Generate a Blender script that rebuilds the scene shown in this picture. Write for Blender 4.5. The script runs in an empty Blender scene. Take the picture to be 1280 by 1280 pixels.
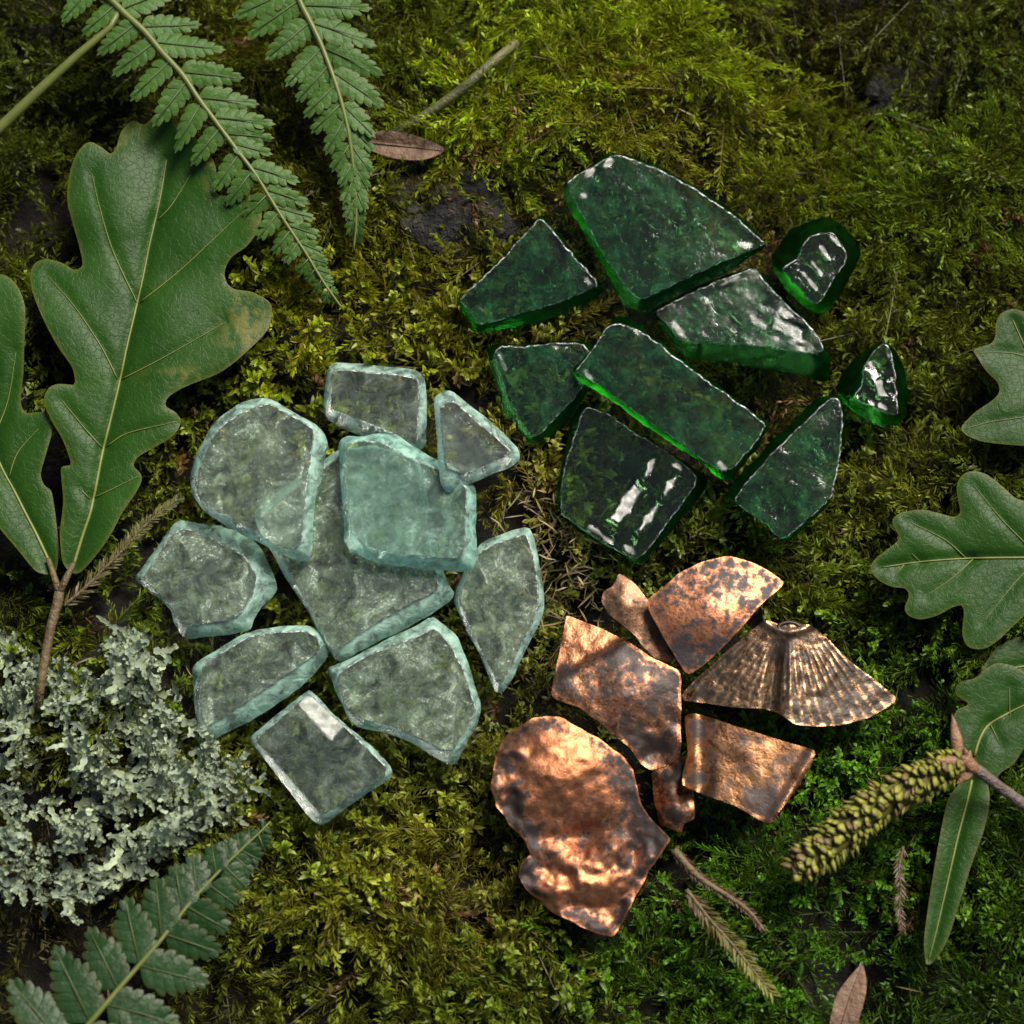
import bpy, math, random
import numpy as np
from mathutils import Vector, noise as mnoise
from mathutils.geometry import delaunay_2d_cdt

random.seed(7)
RNG = np.random.default_rng(11)
S = 0.0175            # metres per working unit (100 photo pixels on the moss plane)
SC = bpy.context.scene
COL = SC.collection

# ------------------------------------------------------------------ camera
TILT = math.radians(13.0)
DIST = 30.0
KF = 6.4 / DIST
CAM = np.array([0.0, -DIST * math.sin(TILT), DIST * math.cos(TILT)])
FWD = -CAM / DIST
UPV = np.array([0.0, math.cos(TILT), math.sin(TILT)])
cam_d = bpy.data.cameras.new("camera")
cam_d.sensor_width = 36.0
cam_d.lens = 18.0 / KF
cam_d.clip_start = 0.02
cam_d.clip_end = 50.0
cam_d.dof.use_dof = True
cam_d.dof.focus_distance = (DIST - 0.45) * S
cam_d.dof.aperture_fstop = 12.0
cam = bpy.data.objects.new("camera", cam_d)
COL.objects.link(cam)
cam.location = Vector(CAM * S)
cam.rotation_euler = (TILT, 0, 0)
SC.camera = cam

# ------------------------------------------------------------------ light
SUN_DIR = np.array([0.38, 0.52, 0.76]); SUN_DIR /= np.linalg.norm(SUN_DIR)
SUN_EL = math.asin(SUN_DIR[2])
SUN_AZ = math.atan2(SUN_DIR[0], SUN_DIR[1])          # from +Y towards +X
world = bpy.data.worlds.new("World")
SC.world = world
world.use_nodes = True
wn = world.node_tree.nodes
sky = wn.new("ShaderNodeTexSky")
sky.sky_type = 'NISHITA'
sky.sun_disc = False
sky.sun_elevation = SUN_EL
sky.sun_rotation = SUN_AZ
sky.dust_density = 1.5
world.node_tree.links.new(sky.outputs[0], wn["Background"].inputs[0])
wn["Background"].inputs[1].default_value = 0.05
sun_d = bpy.data.lights.new("sun", 'SUN')
sun_d.energy = 4.8
sun_d.angle = math.radians(31.0)
sun_d.color = (1.0, 0.97, 0.93)
sun = bpy.data.objects.new("sun", sun_d)
COL.objects.link(sun)
sun.rotation_euler = Vector(SUN_DIR).to_track_quat('Z', 'Y').to_euler()
sun.location = Vector(SUN_DIR * 1.0)

SC.view_settings.view_transform = 'Standard'
SC.view_settings.look = 'None'
SC.view_settings.gamma = 1.0
SC.view_settings.exposure = 0.42
SC.view_settings.use_curve_mapping = False
SC.view_settings.use_white_balance = True
SC.view_settings.white_balance_temperature = 7000
SC.view_settings.white_balance_tint = 10
HALF = SUN_DIR - FWD; HALF /= np.linalg.norm(HALF)      # a surface facing this way mirrors the sun to the camera
SC.render.engine = 'CYCLES'
cy = SC.cycles
cy.max_bounces = 16
cy.transmission_bounces = 12
cy.transparent_max_bounces = 12
cy.diffuse_bounces = 4
cy.glossy_bounces = 6
cy.caustics_reflective = True
cy.caustics_refractive = True
cy.blur_glossy = 0.5
cy.sample_clamp_indirect = 25.0
cy.use_denoising = True

# ------------------------------------------------------------------ helpers
def W(px, py, z=0.0):
    """working-space point at height z that the photograph shows at pixel (px, py)"""
    d = FWD + np.array([1.0, 0, 0]) * ((px - 640) / 640 * KF) + UPV * ((640 - py) / 640 * KF)
    t = (z - CAM[2]) / d[2]
    return CAM + d * t

def to_px(P):
    """inverse of W for arrays of points"""
    v = P - CAM
    dep = v @ FWD
    return 640 + 640 * v[:, 0] / dep / KF, 640 - 640 * (v @ UPV) / dep / KF

_perm = np.random.default_rng(3).random((256, 256))
def vn(x, y, f=1.0, seed=0):
    x = np.asarray(x, float) * f + seed * 17.31 + 500; y = np.asarray(y, float) * f + seed * 9.7 + 500
    xi = np.floor(x).astype(int); yi = np.floor(y).astype(int)
    fx = x - xi; fy = y - yi
    fx = fx * fx * (3 - 2 * fx); fy = fy * fy * (3 - 2 * fy)
    a = _perm[xi % 256, yi % 256]; b = _perm[(xi + 1) % 256, yi % 256]
    c = _perm[xi % 256, (yi + 1) % 256]; d = _perm[(xi + 1) % 256, (yi + 1) % 256]
    return (a * (1 - fx) + b * fx) * (1 - fy) + (c * (1 - fx) + d * fx) * fy
def fbm(x, y, f=1.0, seed=0, octv=4):
    t = 0; a = 0.5; s = 0
    for i in range(octv):
        t = t + a * vn(x, y, f * 2 ** i, seed + i * 3); s += a; a *= 0.5
    return t / s

def link(name, me, mats, parent=None, origin=(0, 0, 0)):
    o = bpy.data.objects.new(name, me)
    COL.objects.link(o)
    for m in (mats if isinstance(mats, (list, tuple)) else [mats]):
        me.materials.append(m)
    if parent is None:
        o.location = Vector(np.asarray(origin, float) * S)
    else:
        o.parent = parent
    return o

def root_of(parent):
    return parent["_o"] if parent is not None and "_o" in parent else (0, 0, 0)

def mesh_obj(name, V, F, mats, parent=None, origin=None, midx=None, smooth=True, attrs=None):
    """V in working units (world); the object origin sits at `origin` (or the thing's own base)"""
    V = np.asarray(V, float)
    if parent is not None:
        org = np.array(root_of(parent))
    elif origin is not None:
        org = np.asarray(origin, float)
    else:
        org = np.array([V[:, 0].mean(), V[:, 1].mean(), V[:, 2].min()])
    me = bpy.data.meshes.new(name)
    me.from_pydata([tuple(v) for v in (V - org) * S], [], F)
    me.polygons.foreach_set("use_smooth", [smooth] * len(me.polygons))
    if midx is not None:
        me.polygons.foreach_set("material_index", midx)
    for k, a in (attrs or {}).items():
        at = me.attributes.new(k, 'FLOAT', 'POINT')
        at.data.foreach_set("value", np.asarray(a, np.float32))
    me.update()
    o = link(name, me, mats, parent, org)
    o["_o"] = [float(c) for c in (org if parent is None else root_of(parent))]
    return o

def big_mesh(name, V, F4, F3, cols, mat, org=(0, 0, 0)):
    me = bpy.data.meshes.new(name)
    me.vertices.add(len(V))
    me.vertices.foreach_set("co", ((V - np.array(org)) * S).astype(np.float32).ravel())
    n4, n3 = len(F4), len(F3)
    me.loops.add(n4 * 4 + n3 * 3)
    me.loops.foreach_set("vertex_index", np.concatenate([F4.ravel(), F3.ravel()]).astype(np.int32))
    me.polygons.add(n4 + n3)
    st = np.concatenate([np.arange(n4) * 4, n4 * 4 + np.arange(n3) * 3]).astype(np.int32)
    me.polygons.foreach_set("loop_start", st)
    me.polygons.foreach_set("use_smooth", np.ones(n4 + n3, bool))
    a = me.attributes.new("tint", 'FLOAT_COLOR', 'POINT')
    a.data.foreach_set("color", np.concatenate([cols, np.ones((len(cols), 1))], 1).astype(np.float32).ravel())
    me.update(calc_edges=True)
    me.validate()
    o = link(name, me, mat, None, org)
    o["_o"] = [float(c) for c in org]
    return o

def empty(name, at):
    o = bpy.data.objects.new(name, None)
    COL.objects.link(o)
    o.empty_display_size = 0.005
    o.location = Vector(np.asarray(at, float) * S)
    o["_o"] = [float(c) for c in at]
    return o

def tag(o, label, cat, group=None, kind=None):
    o["label"] = label; o["category"] = cat
    if group: o["group"] = group
    if kind: o["kind"] = kind
    return o

def catmull(P, closed=True, step=4.0, k=0.5):
    P = [np.array(p, float) for p in P]
    n = len(P); out = []
    rng = range(n) if closed else range(n - 1)
    for i in rng:
        p1, p2 = P[i], P[(i + 1) % n]
        p0 = P[i - 1] if (closed or i > 0) else 2 * p1 - p2
        p3 = P[(i + 2) % n] if (closed or i + 2 < n) else 2 * p2 - p1
        L = np.linalg.norm(p2 - p1)
        m1 = (p2 - p0) * k; m2 = (p3 - p1) * k
        for m in (m1, m2):
            ln = np.linalg.norm(m)
            if ln > L: m *= L / ln
        ns = max(1, int(round(L / step)))
        for j in range(ns):
            t = j / ns
            out.append((2 * t**3 - 3 * t**2 + 1) * p1 + (t**3 - 2 * t**2 + t) * m1 + (-2 * t**3 + 3 * t**2) * p2 + (t**3 - t**2) * m2)
    if not closed: out.append(P[-1])
    return np.array(out)

def area2(P):
    x, y = P[:, 0], P[:, 1]
    return np.sum(x * np.roll(y, -1) - np.roll(x, -1) * y)

def inside(P, x, y):
    c = np.zeros(np.shape(x), bool)
    n = len(P)
    for i in range(n):
        x1, y1 = P[i]; x2, y2 = P[(i + 1) % n]
        if y1 == y2: continue
        m = ((y1 > y) != (y2 > y)) & (x < (x2 - x1) * (y - y1) / (y2 - y1) + x1)
        c ^= m
    return c

def seg_dist(x, y, L):
    """distance from points to an open polyline"""
    d = np.full(np.shape(x), 1e9)
    for (x1, y1), (x2, y2) in zip(L[:-1], L[1:]):
        dx, dy = x2 - x1, y2 - y1
        t = np.clip(((x - x1) * dx + (y - y1) * dy) / (dx * dx + dy * dy + 1e-9), 0, 1)
        d = np.minimum(d, np.hypot(x - x1 - t * dx, y - y1 - t * dy))
    return d

def fill(P, sp):
    """triangulate a closed outline (pixel space) with interior points; returns 2D verts, tris; outline first"""
    x0, y0 = P.min(0); x1, y1 = P.max(0)
    gx, gy = np.meshgrid(np.arange(x0, x1, sp), np.arange(y0, y1, sp * 0.87))
    gx = gx + (np.arange(gx.shape[0]) % 2)[:, None] * sp * 0.5
    gx = gx.ravel() + RNG.uniform(-.15, .15, gx.size) * sp
    gy = gy.ravel() + RNG.uniform(-.15, .15, gy.size) * sp
    ok = inside(P, gx, gy)
    gx, gy = gx[ok], gy[ok]
    dd = seg_dist(gx, gy, np.vstack([P, P[:1]]))
    ok = dd > sp * 0.45
    pts = np.vstack([P, np.stack([gx[ok], gy[ok]], 1)])
    r = delaunay_2d_cdt([Vector(p) for p in pts], [], [list(range(len(P)))], 1, 1e-4)
    return np.array([tuple(v) for v in r[0]]), [list(f) for f in r[2]]

def bridge(A, B):
    """triangles between two closed rings (index offset 0 for A, len(A) for B), both the same orientation"""
    na, nb = len(A), len(B)
    j0 = int(np.argmin(np.linalg.norm(B - A[0], axis=1)))
    i = j = 0; F = []
    while i < na or j < nb:
        a0, a1 = i % na, (i + 1) % na
        b0, b1 = (j + j0) % nb, (j + 1 + j0) % nb
        da = np.linalg.norm(A[a1] - B[b0]) if i < na else 1e9
        db = np.linalg.norm(A[a0] - B[b1]) if j < nb else 1e9
        if da <= db:
            F.append([a0, a1, na + b0]); i += 1
        else:
            F.append([a0, na + b1, na + b0]); j += 1
    return F

def tube(P, R, n=6):
    P = np.asarray(P, float); m = len(P)
    R = np.full(m, R) if np.isscalar(R) else np.asarray(R)
    T = np.gradient(P, axis=0); T /= np.linalg.norm(T, axis=1)[:, None] + 1e-9
    V = []; F = []
    for k in range(m):
        a = np.cross(T[k], [0, 0, 1.0])
        if np.linalg.norm(a) < 1e-3: a = np.array([1.0, 0, 0])
        a /= np.linalg.norm(a); b = np.cross(a, T[k])
        for i in range(n):
            t = 2 * math.pi * i / n
            V.append(P[k] + R[k] * (a * math.cos(t) + b * math.sin(t)))
    for k in range(m - 1):
        for i in range(n):
            F.append([k * n + i, k * n + (i + 1) % n, (k + 1) * n + (i + 1) % n, (k + 1) * n + i])
    F.append([i for i in range(n)][::-1]); F.append([(m - 1) * n + i for i in range(n)])
    return np.array(V), F

def join(parts):
    V = []; F = []; o = 0
    for v, f in parts:
        V.append(v); F += [[i + o for i in q] for q in f]; o += len(v)
    return np.vstack(V), F

# ------------------------------------------------------------------ materials
class NT:
    def __init__(s, name):
        s.m = bpy.data.materials.new(name); s.m.use_nodes = True
        s.t = s.m.node_tree; s.t.nodes.clear()
        s.out = s.n("ShaderNodeOutputMaterial")
        s.tc = s.n("ShaderNodeTexCoord").outputs["Object"]
    def n(s, typ, **kw):
        nd = s.t.nodes.new(typ)
        for k, v in kw.items(): setattr(nd, k, v)
        return nd
    def l(s, a, b): s.t.links.new(a, b)
    def noise(s, f, detail=4, rough=0.55, dist=0.0, vec=None):
        nd = s.n("ShaderNodeTexNoise"); nd.inputs["Scale"].default_value = f / S
        nd.inputs["Detail"].default_value = detail; nd.inputs["Roughness"].default_value = rough
        nd.inputs["Distortion"].default_value = dist
        s.l(vec or s.tc, nd.inputs["Vector"]); return nd.outputs["Fac"]
    def ramp(s, fac, stops, interp='LINEAR'):
        nd = s.n("ShaderNodeValToRGB"); cr = nd.color_ramp; cr.interpolation = interp
        while len(cr.elements) < len(stops): cr.elements.new(0.5)
        for e, (p, c) in zip(cr.elements, stops):
            e.position = p; e.color = (c if hasattr(c, "__len__") else (c, c, c)) + ((1,) if not hasattr(c, "__len__") or len(c) == 3 else ())
        s.l(fac, nd.inputs[0]); return nd.outputs[0]
    def mix(s, fac, a, b, mode='MIX'):
        nd = s.n("ShaderNodeMix", data_type='RGBA', blend_type=mode)
        for v, i in ((fac, 0), (a, 6), (b, 7)):
            if hasattr(v, "is_output"): s.l(v, nd.inputs[i])
            else: nd.inputs[i].default_value = v if not hasattr(v, "__len__") else tuple(v) + (1,)
        return nd.outputs[2]
    def math(s, op, a, b=0.0):
        nd = s.n("ShaderNodeMath", operation=op)
        for v, i in ((a, 0), (b, 1)):
            if hasattr(v, "is_output"): s.l(v, nd.inputs[i])
            else: nd.inputs[i].default_value = v
        return nd.outputs[0]
    def attr(s, name, col=False):
        nd = s.n("ShaderNodeAttribute", attribute_name=name); return nd.outputs["Color" if col else "Fac"]
    def bump(s, h, dist, strength=1.0, normal=None):
        nd = s.n("ShaderNodeBump"); nd.inputs["Distance"].default_value = dist * S
        nd.inputs["Strength"].default_value = strength
        s.l(h, nd.inputs["Height"])
        if normal: s.l(normal, nd.inputs["Normal"])
        return nd.outputs[0]
    def pr(s, **kw):
        nd = s.n("ShaderNodeBsdfPrincipled")
        for k, v in kw.items():
            i = nd.inputs[k.replace("_", " ")]
            if hasattr(v, "is_output"): s.l(v, i)
            else: i.default_value = v if not hasattr(v, "__len__") else (tuple(v) + (1,) if len(v) == 3 else v)
        return nd.outputs[0]
    def sh(s, typ, **kw):
        nd = s.n(typ)
        for k, v in kw.items():
            i = nd.inputs[k]
            if hasattr(v, "is_output"): s.l(v, i)
            else: i.default_value = v if not hasattr(v, "__len__") else tuple(v) + (1,)
        return nd.outputs[0]
    def mixs(s, fac, a, b):
        nd = s.n("ShaderNodeMixShader")
        if hasattr(fac, "is_output"): s.l(fac, nd.inputs[0])
        else: nd.inputs[0].default_value = fac
        s.l(a, nd.inputs[1]); s.l(b, nd.inputs[2]); return nd.outputs[0]
    def done(s, surf, vol=None):
        s.l(surf, s.out.inputs[0])
        if vol: s.l(vol, s.out.inputs[1])
        return s.m

def plant_mat(name, base_attr=True, net=0, c1=None, c2=None, f=3.0, rough=0.45, trans=0.3, tgain=(1.5, 1.6, .8), bumpf=None, bumpd=0.01, spec=0.5, sheen=0.0, edge=None):
    t = NT(name)
    if base_attr:
        col = t.attr("tint", True)
        n = t.noise(9, 2)
        col = t.mix(t.ramp(n, [(.3, 0.0), (.7, 1.0)]), t.mix(1.0, col, (0.7, .72, .8), 'MULTIPLY'), t.mix(1.0, col, (1.25, 1.2, 1.1), 'MULTIPLY'))
    else:
        n = t.noise(f, 5, .62)
        col = t.mix(t.ramp(n, [(.32, 0.0), (.68, 1.0)]), c1, c2)
        if net:
            vo = t.n("ShaderNodeTexVoronoi", feature='DISTANCE_TO_EDGE'); vo.inputs["Scale"].default_value = net / S
            wv = t.n("ShaderNodeVectorMath", operation='ADD'); t.l(t.tc, wv.inputs[0])
            nn = t.n("ShaderNodeTexNoise"); nn.inputs["Scale"].default_value = 4 / S; t.l(t.tc, nn.inputs["Vector"])
            sc = t.n("ShaderNodeVectorMath", operation='SCALE'); sc.inputs["Scale"].default_value = .12 * S; t.l(nn.outputs["Color"], sc.inputs[0]); t.l(sc.outputs[0], wv.inputs[1])
            t.l(wv.outputs[0], vo.inputs["Vector"])
            netf = t.ramp(vo.outputs["Distance"], [(.0, 1.0), (.06, 0.0)])
            col = t.mix(t.math('MULTIPLY', netf, .18), col, t.mix(1.0, col, (2.6, 1.9, 1.8), 'MULTIPLY'))
            fl = t.ramp(t.noise(30, 2, .5), [(.66, 0.0), (.74, .55)])
            col = t.mix(fl, col, (.09, .13, .05))
            kbump = t.math('ADD', t.math('MULTIPLY', netf, -.22), t.noise(bumpf or 16, 3, .6))
        if edge:
            e = t.attr("edge")
            col = t.mix(e, col, edge)
    kw = {}
    if bumpf:
        kw["Normal"] = t.bump(kbump if net else t.noise(bumpf, 3, .6), bumpd)
    p = t.pr(Base_Color=col, Roughness=rough, Specular_IOR_Level=spec, **kw)
    tr = t.sh("ShaderNodeBsdfTranslucent", Color=t.mix(1.0, col, tgain, 'MULTIPLY'))
    return t.done(t.mixs(trans, p, tr))

M_moss = plant_mat("moss", rough=0.42, trans=0.35, spec=0.45)

def soil_mat():
    t = NT("soil")
    n = t.noise(1.6, 8, .65); n2 = t.noise(9, 5, .7)
    c = t.ramp(n, [(.3, (.003, .002, .001)), (.55, (.010, .0065, .003)), (.75, (.026, .015, .007))])
    c = t.mix(t.ramp(n2, [(.55, 0.0), (.75, 1.0)]), c, (.018, .024, .006))
    return t.done(t.pr(Base_Color=c, Roughness=.85, Normal=t.bump(n2, .12)))
M_soil = soil_mat()

def stone_mat():
    t = NT("dark stone")
    n = t.noise(2.2, 8, .68); n2 = t.noise(14, 4, .6)
    c = t.ramp(n, [(.36, (.004, .004, .0035)), (.52, (.012, .011, .010)), (.68, (.05, .046, .042))])
    c = t.mix(t.ramp(n2, [(.58, 0.0), (.72, 1.0)]), c, (.03, .04, .012))
    return t.done(t.pr(Base_Color=c, Roughness=.7, Normal=t.bump(n2, .12)))
M_stone = stone_mat()

def glass_mats(tag_, absorb, dens, rim_col, rim_mix, haze_col, haze, rough=0.06, bumpd=0.012, bumpf=5.0, speck=0.25, hz_ramp=((.40, .06), (.56, .45), (.66, 1.0)), arr_mix=.75, speck_col=None, rim_lo=.25, edge_rough=.06, edge_tint=(1, 1, 1)):
    def vol(t): return t.sh("ShaderNodeVolumeAbsorption", Color=absorb, Density=dens / S)
    # broad face
    t = NT(tag_ + " face")
    n1 = t.noise(2.2, 6, .62); n2 = t.noise(34, 3, .7); n3 = t.noise(bumpf, 4, .55); n4 = t.noise(3.2, 7, .68, 1.2)
    gl = t.attr("glint")
    nrm = t.bump(n2, bumpd * .12, 1.0, t.bump(n3, bumpd))
    rg = t.ramp(n1, [(.3, rough * .5), (.7, rough * 1.8)])
    rg = t.mix(t.math('MULTIPLY', gl, .9), rg, t.ramp(t.noise(9, 4, .6), [(.35, .22), (.65, .52)]))
    g = t.sh("ShaderNodeBsdfGlass", Color=(1, 1, 1), Roughness=rg, IOR=1.5, Normal=nrm)
    d = t.mixs(.4, t.sh("ShaderNodeBsdfDiffuse", Color=haze_col, Normal=nrm), t.sh("ShaderNodeBsdfTranslucent", Color=haze_col))
    hz = t.math('MULTIPLY', t.ramp(n4, list(hz_ramp)), haze)
    sp = t.math('MULTIPLY', t.ramp(t.math('ADD', t.math('MULTIPLY', n2, .65), t.math('MULTIPLY', n4, .35)), [(.57, 0.0), (.66, 1.0)]), speck)
    d2 = t.sh("ShaderNodeBsdfDiffuse", Color=speck_col or haze_col, Normal=nrm)
    face = t.done(t.mixs(sp, t.mixs(hz, g, d), d2), vol(t))
    # broken edge
    t = NT(tag_ + " edge")
    n1 = t.noise(5.5, 5, .62, .5); n2 = t.noise(22, 3, .6)
    nrm = t.bump(n2, .008, 1.0, t.bump(n1, .04))
    g = t.sh("ShaderNodeBsdfGlass", Color=edge_tint, Roughness=edge_rough, IOR=1.5, Normal=nrm)
    d = t.mixs(.35, t.sh("ShaderNodeBsdfDiffuse", Color=rim_col, Normal=nrm), t.sh("ShaderNodeBsdfTranslucent", Color=rim_col))
    edge = t.done(t.mixs(t.math('MULTIPLY', t.ramp(n1, [(.38, rim_lo), (.62, 1.0)]), rim_mix), g, d), vol(t))
    # chipped arris between them, its white glint put into the colour
    t = NT(tag_ + " arris")
    n2 = t.noise(18, 4, .7)
    nrm = t.bump(n2, .09)
    g = t.sh("ShaderNodeBsdfGlass", Color=(1, 1, 1), Roughness=.12, IOR=1.5, Normal=nrm)
    d = t.sh("ShaderNodeBsdfDiffuse", Color=(.85, .9, .88))
    arr = t.done(t.mixs(t.ramp(n2, [(.46, 0.02), (.64, arr_mix)]), g, d), vol(t))
    return [face, edge, arr]

HZ_C = ((.38, .10), (.53, .45), (.66, 1.2))
M_clear = glass_mats("clear glass", (.52, .96, .74), 0.5, (.62, .96, .79), .72, (.74, .98, .73), .25, rough=.03, bumpd=.004, hz_ramp=HZ_C, speck=.48, arr_mix=.85, speck_col=(.82, .9, .80), rim_lo=.25)
M_clean = glass_mats("clean glass", (.52, .96, .74), 0.45, (.64, .96, .81), .70, (.74, .96, .75), .14, rough=.04, bumpd=.003, hz_ramp=HZ_C, speck=.14, arr_mix=.85, speck_col=(.82, .9, .82), rim_lo=.20)
M_aqua = glass_mats("aqua glass", (.34, .93, .74), 0.8, (.54, .95, .79), .72, (.60, .96, .78), .26, rough=.03, bumpd=.007, hz_ramp=((.40, .22), (.52, .5), (.64, 1.0)), speck=.30, arr_mix=.8, speck_col=(.75, .92, .84), rim_lo=.25)
HZ_G = ((.44, .02), (.56, .30), (.70, 1.0))  # milky streaks put in for internal reflections of the green glass
M_green = glass_mats("green glass", (.008, .58, .12), 3.1, (.006, .22, .02), .10, (.05, .42, .14), .22, rough=.06, bumpd=.0065, bumpf=7, speck=.05, hz_ramp=HZ_G, speck_col=(.30, .55, .40), edge_rough=.12, edge_tint=(.25, .62, .30))
M_sheen = glass_mats("rough green glass", (.008, .58, .12), 2.9, (.006, .22, .02), .10, (.05, .42, .14), .18, rough=.13, bumpd=.007, bumpf=9, speck=.08, hz_ramp=HZ_G, speck_col=(.5, .65, .58), edge_rough=.12, edge_tint=(.25, .62, .30))
M_bottle = glass_mats("bottle glass", (.02, .56, .05), 3.0, (.006, .16, .015), .08, (.03, .2, .05), .05, rough=.04, bumpd=.006, bumpf=6, speck=.03, hz_ramp=HZ_G, edge_rough=.12, edge_tint=(.25, .62, .30))

def copper_mat(name, bright, mid, dark, amt, rough=.36, flake=None, bumpd=.010, w=.55):
    t = NT(name)
    pa = t.attr("patina")
    n = t.noise(2.4, 8, .66, .3); n2 = t.noise(9, 6, .68); n3 = t.noise(30, 3, .6)
    c = t.mix(t.ramp(n2, [(.35, 0.0), (.65, 1.0)]), mid, bright)
    k = t.math('ADD', t.math('ADD', t.math('MULTIPLY', n, w), t.math('MULTIPLY', n2, 1 - w)), t.math('ADD', pa, amt))
    dk = t.ramp(k, [(.52, 0.0), (.565, .6), (.62, 1.0)])
    if flake:
        c = t.mix(t.ramp(n3, [(.58, 0.0), (.66, .8)]), c, flake)
    col = t.mix(dk, c, dark)
    rg = t.math('ADD', t.math('MULTIPLY', n2, .25), t.math('MULTIPLY', dk, .12))
    rg = t.math('ADD', rg, rough - .12)
    nrm = t.bump(n3, bumpd * .22, 1.0, t.bump(n2, bumpd))
    return t.done(t.pr(Base_Color=col, Metallic=t.ramp(dk, [(0, 1.0), (1, .35)]), Roughness=rg, Normal=nrm))
M_cop = copper_mat("bright copper", (.54, .225, .105), (.34, .13, .065), (.032, .020, .017), .03, .44)
M_cop_spot = copper_mat("spotted copper", (.52, .215, .105), (.36, .14, .07), (.034, .026, .026), .045, .36, w=.25)
M_cop_brown = copper_mat("brown copper", (.46, .195, .10), (.22, .09, .05), (.032, .020, .016), .045, .32, flake=(.75, .45, .2))
M_cop_old = copper_mat("dull brown copper", (.30, .165, .10), (.17, .09, .06), (.035, .026, .02), .0, .45, flake=(.55, .36, .18))
M_bronze = copper_mat("bronze", (.42, .245, .135), (.22, .125, .07), (.040, .027, .018), .045, .30, flake=(.75, .52, .24))
M_cop_tan = copper_mat("tan copper", (.42, .21, .10), (.28, .135, .065), (.055, .036, .03), .02, .30)

M_oak = plant_mat("oak leaf", False, 11.0, (.010, .048, .003), (.022, .072, .007), 1.3, .44, .18, (1.6, 1.9, .6), 16, .008, .22, edge=(.11, .12, .02))
M_oak_dark = plant_mat("shaded oak leaf", False, 11.0, (.010, .046, .003), (.021, .066, .007), 1.6, .46, .18, (1.6, 1.9, .6), 16, .008, .22, edge=(.10, .10, .02))  # darker copy of the oak green, shade put into its colour
M_vein = plant_mat("leaf vein", False, 0, (.14, .17, .035), (.21, .23, .06), 4, .5, .1, (1.2, 1.2, .8))
M_fern = plant_mat("fern", False, 0, (.032, .092, .012), (.064, .15, .024), 1.5, .5, .22, (1.6, 1.9, .6), 10, .02, .3, edge=(.10, .085, .02))
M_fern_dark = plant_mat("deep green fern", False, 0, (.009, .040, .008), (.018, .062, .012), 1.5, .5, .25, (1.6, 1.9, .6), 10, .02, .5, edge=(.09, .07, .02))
M_frib = plant_mat("fern midrib", False, 0, (.045, .075, .018), (.075, .09, .028), 5, .5, .05)
M_rachis = plant_mat("fern stalk", False, 0, (.085, .11, .02), (.13, .15, .036), 5, .45, .05)
M_twig = plant_mat("twig", False, 0, (.07, .045, .022), (.14, .10, .04), 3, .6, .0, bumpf=14, bumpd=.04)
M_stem = plant_mat("green stem", False, 0, (.07, .08, .025), (.13, .12, .05), 2, .55, .0, bumpf=14, bumpd=.03)
M_dead = plant_mat("dead leaf", False, 0, (.10, .055, .03), (.22, .13, .08), 2, .6, .15, (1.2, 1.1, .9), 8, .05)
M_lichen = plant_mat("lichen", rough=.75, trans=.12, tgain=(1, 1, .9), spec=.2)
M_catkin = plant_mat("catkin", rough=.5, trans=.15, tgain=(1.2, 1.2, .7), spec=.4)

# ------------------------------------------------------------------ ground
MOUNDS = [(690,60,55,.35),(800,40,60,.35),(760,130,45,.3),(620,120,45,.3),(880,70,50,.35),(940,110,40,.25),(1060,225,50,.3),(1170,235,50,.35),(1235,190,45,.3),(1150,330,40,.25),(840,190,40,-.35),(1000,15,60,-.4),(990,160,35,-.3),(540,70,50,-.35),(440,130,50,-.4),(720,5,40,-.2),(1100,290,30,-.3),(1215,300,35,-.3),(360,400,45,.25),(480,420,40,.25),(430,350,30,-.25),(450,1100,50,.25),(560,1160,45,.25),(500,1220,40,-.25),(380,1150,35,-.25),(660,1240,45,.25),(1000,1120,45,.2)]
def ground_z(x, y):
    z = (fbm(x, y, .22, 1, 3) - .5) * .9 + (fbm(x, y, .75, 5, 3) - .5) * .85
    px, py = 640 + np.asarray(x) * 100, 640 - np.asarray(y) * 100
    z = z + .35 * np.exp(-(((px - 760) / 260) ** 2 + ((py - 70) / 150) ** 2))
    z = z - .5 * np.exp(-(((px - 1130) / 110) ** 2 + ((py - 110) / 90) ** 2))
    for mx, my, mr, ma in MOUNDS:
        z = z + ma * np.exp(-((px - mx) ** 2 + (py - my) ** 2) / mr ** 2)
    return z - .28
gx = np.linspace(-16, 16, 321)
GX, GY = np.meshgrid(gx, gx, indexing='ij')
GZ = ground_z(GX, GY) - .05 + (fbm(GX, GY, 3, 9, 3) - .5) * .12
gv = np.stack([GX.ravel(), GY.ravel(), GZ.ravel()], 1)
ii = np.arange(320)
I, J = np.meshgrid(ii, ii, indexing='ij')
q = (I * 321 + J).ravel()
gf = np.stack([q, q + 321, q + 322, q + 1], 1)
ground = big_mesh("ground", gv, gf, np.zeros((0, 3), int), np.full((len(gv), 3), .02), M_soil)
tag(ground, "dark brown forest soil showing in the gaps of the moss", "ground", kind="structure")

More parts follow.
